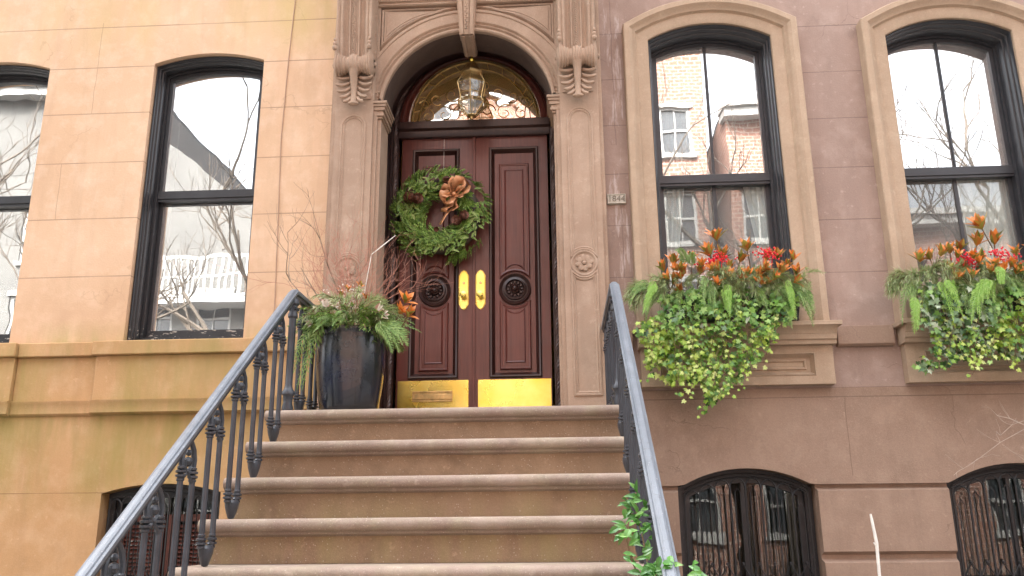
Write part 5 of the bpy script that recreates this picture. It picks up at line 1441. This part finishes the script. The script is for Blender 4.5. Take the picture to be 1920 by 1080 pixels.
# ------------------------------------------------------------------ the other side of the street, seen mirrored in the window glass
def town_house(name, x0, x1, h, wallmat, trimmat, label, cols, rows, gable=None, z_first=1.2, wide=1.05, tall=1.75, step_=3.1):
    yb = -14.0; e = empty(name, ((x0 + x1) / 2, yb, GZ), label, 'house', 'houses across the street')
    holes = []; nx = cols; sp_ = (x1 - x0) / nx
    for r_ in range(rows):
        for c_ in range(nx):
            cx = x0 + sp_ * (c_ + .5); zb = z_first + r_ * step_ + GZ
            if zb + tall < h + GZ - .5: holes.append(rect(cx - wide / 2, cx + wide / 2, zb, zb + tall))
    out = [(x0, GZ), (x1, GZ), (x1, h + GZ), (x0, h + GZ)] if not gable else [(x0, GZ), (x1, GZ), (x1, gable + GZ), (x0, h + GZ)]
    w_ = MB(); w_.plate([out] + holes, yb - .3, yb)
    w_.box(x0, x0 + .3, yb - 10, yb - .301, GZ, min(h, gable or h) + GZ - .1); w_.box(x1 - .3, x1, yb - 10, yb - .301, GZ, min(h, gable or h) + GZ - .1)
    w_.build('wall', wallmat, e)
    if not gable:
        c_ = MB(); c_.box(x0 - .1, x1 + .1, yb - .3, yb + .45, h + GZ - .45, h + GZ - .12); c_.box(x0 - .15, x1 + .15, yb - .3, yb + .6, h + GZ - .12, h + GZ + .08); c_.build('cornice', trimmat, e)
    rf = MB(); rf.box(x0, x1, yb - 10, yb - .301, min(h, gable or h) + GZ - .1, min(h, gable or h) + GZ + .05); rf.build('roof', M['asphalt'], e)
    for hl in holes:
        a0, a1, z0, z1 = hl[0][0], hl[1][0], hl[0][1], hl[2][1]
        f = MB(); f.plate([rect(a0, a1, z0, z1), rect(a0 + .09, a1 - .09, z0 + .09, z1 - .09)], yb - .12, yb - .05)
        f.box(a0 + .09, a1 - .09, yb - .11, yb - .06, (z0 + z1) / 2 - .04, (z0 + z1) / 2 + .04); f.box((a0 + a1) / 2 - .025, (a0 + a1) / 2 + .025, yb - .10, yb - .07, z0 + .09, z1 - .09)
        f.box(a0 - .1, a1 + .1, yb, yb + .12, z0 - .16, z0); f.box(a0 - .08, a1 + .08, yb, yb + .06, z1, z1 + .18)
        fo_ = f.build('window', trimmat, e)
        g_ = MB(); g_.box(a0 + .08, a1 - .08, yb - .16, yb - .125, z0 + .08, z1 - .08); g_.build('pane', M['dark_pane'], fo_)
    return e
town_house('rendered_house', -26, -14.6, 17, M['grey_wall'], M['cream_frame'], 'grey rendered house across the street, mirrored in the leftmost window', 5, 4)
town_house('gabled_house', -14.5, -8.4, 15.4, M['grey_wall'], M['cream_frame'], 'grey house with sloping roofline mirrored in the left window', 3, 3, gable=10.6, wide=1.2)
town_house('brick_house', -8.3, -1.0, 15.9, M['brick'], M['cream_frame'], 'brick house with white cornice mirrored in the glass over the door', 4, 4)
town_house('brick_house', -.9, 5.2, 19.0, M['brick'], M['cream_frame'], 'tall brick house mirrored in the window next to the portal', 3, 5)
town_house('brick_house', 5.9, 9.4, 15.2, M['brick'], M['white_wall'], 'narrow brick house with white trim mirrored at the right window edge', 2, 4)
town_house('low_brick_house', 9.5, 22, 11.2, M['brick'], M['cream_frame'], 'low wide brick house mirrored in the rightmost window', 5, 3)
BA = empty('white_balcony', (-11.2, -13.5, 7.1), 'white railed balcony on the grey gabled house across the street', 'balcony')
a = MB(); a.box(-13.6, -8.9, -13.99, -13.1, 7.0, 7.2); a.build('deck', M['white_wall'], BA)
a = MB(); a.box(-13.6, -8.9, -13.15, -13.08, 8.5, 8.62); a.box(-13.6, -8.9, -13.15, -13.08, 7.85, 7.93); a.box(-13.6, -8.9, -13.15, -13.08, 7.22, 7.30)
for i in range(22): a.box(-13.6 + i * .216, -13.52 + i * .216, -13.14, -13.09, 7.3, 8.5)
a.build('balustrade', M['white_wall'], BA)
def street_tree(x, y, seed, label, lean):
    rng = random.Random(seed); e = empty('street_tree', (x, y, GZ), label, 'tree', 'bare street trees')
    t = MB(); pts = [(x, y, GZ - .1), (x + lean * .3, y, GZ + 1.6), (x + lean * .9, y, GZ + 3.4)]
    t.tube(pts, [.26, .20, .17], 10); t.build('trunk', M['bark'], e)
    c = MB()
    for k in range(5):
        an = 2 * pi * k / 5 + rng.random()
        twig(c, pts[-1], (cos(an) * .8 + lean * .3, sin(an) * .5, 1.0), 3.0, .075, rng, 5, .20, .12, None, (2, 3), 6)
    c.build('crown', M['bark'], e, recalc=False)
street_tree(-10.8, -1.9, 31, 'bare street tree mirrored in the leftmost window', .25)
street_tree(-5.2, -2.2, 38, 'bare street tree mirrored in the left sash window', -.2)
street_tree(3.9, -2.1, 35, 'bare street tree mirrored in the window nearest the entrance', .2)
street_tree(9.2, -2.0, 36, 'bare street tree mirrored in the rightmost window', -.3)
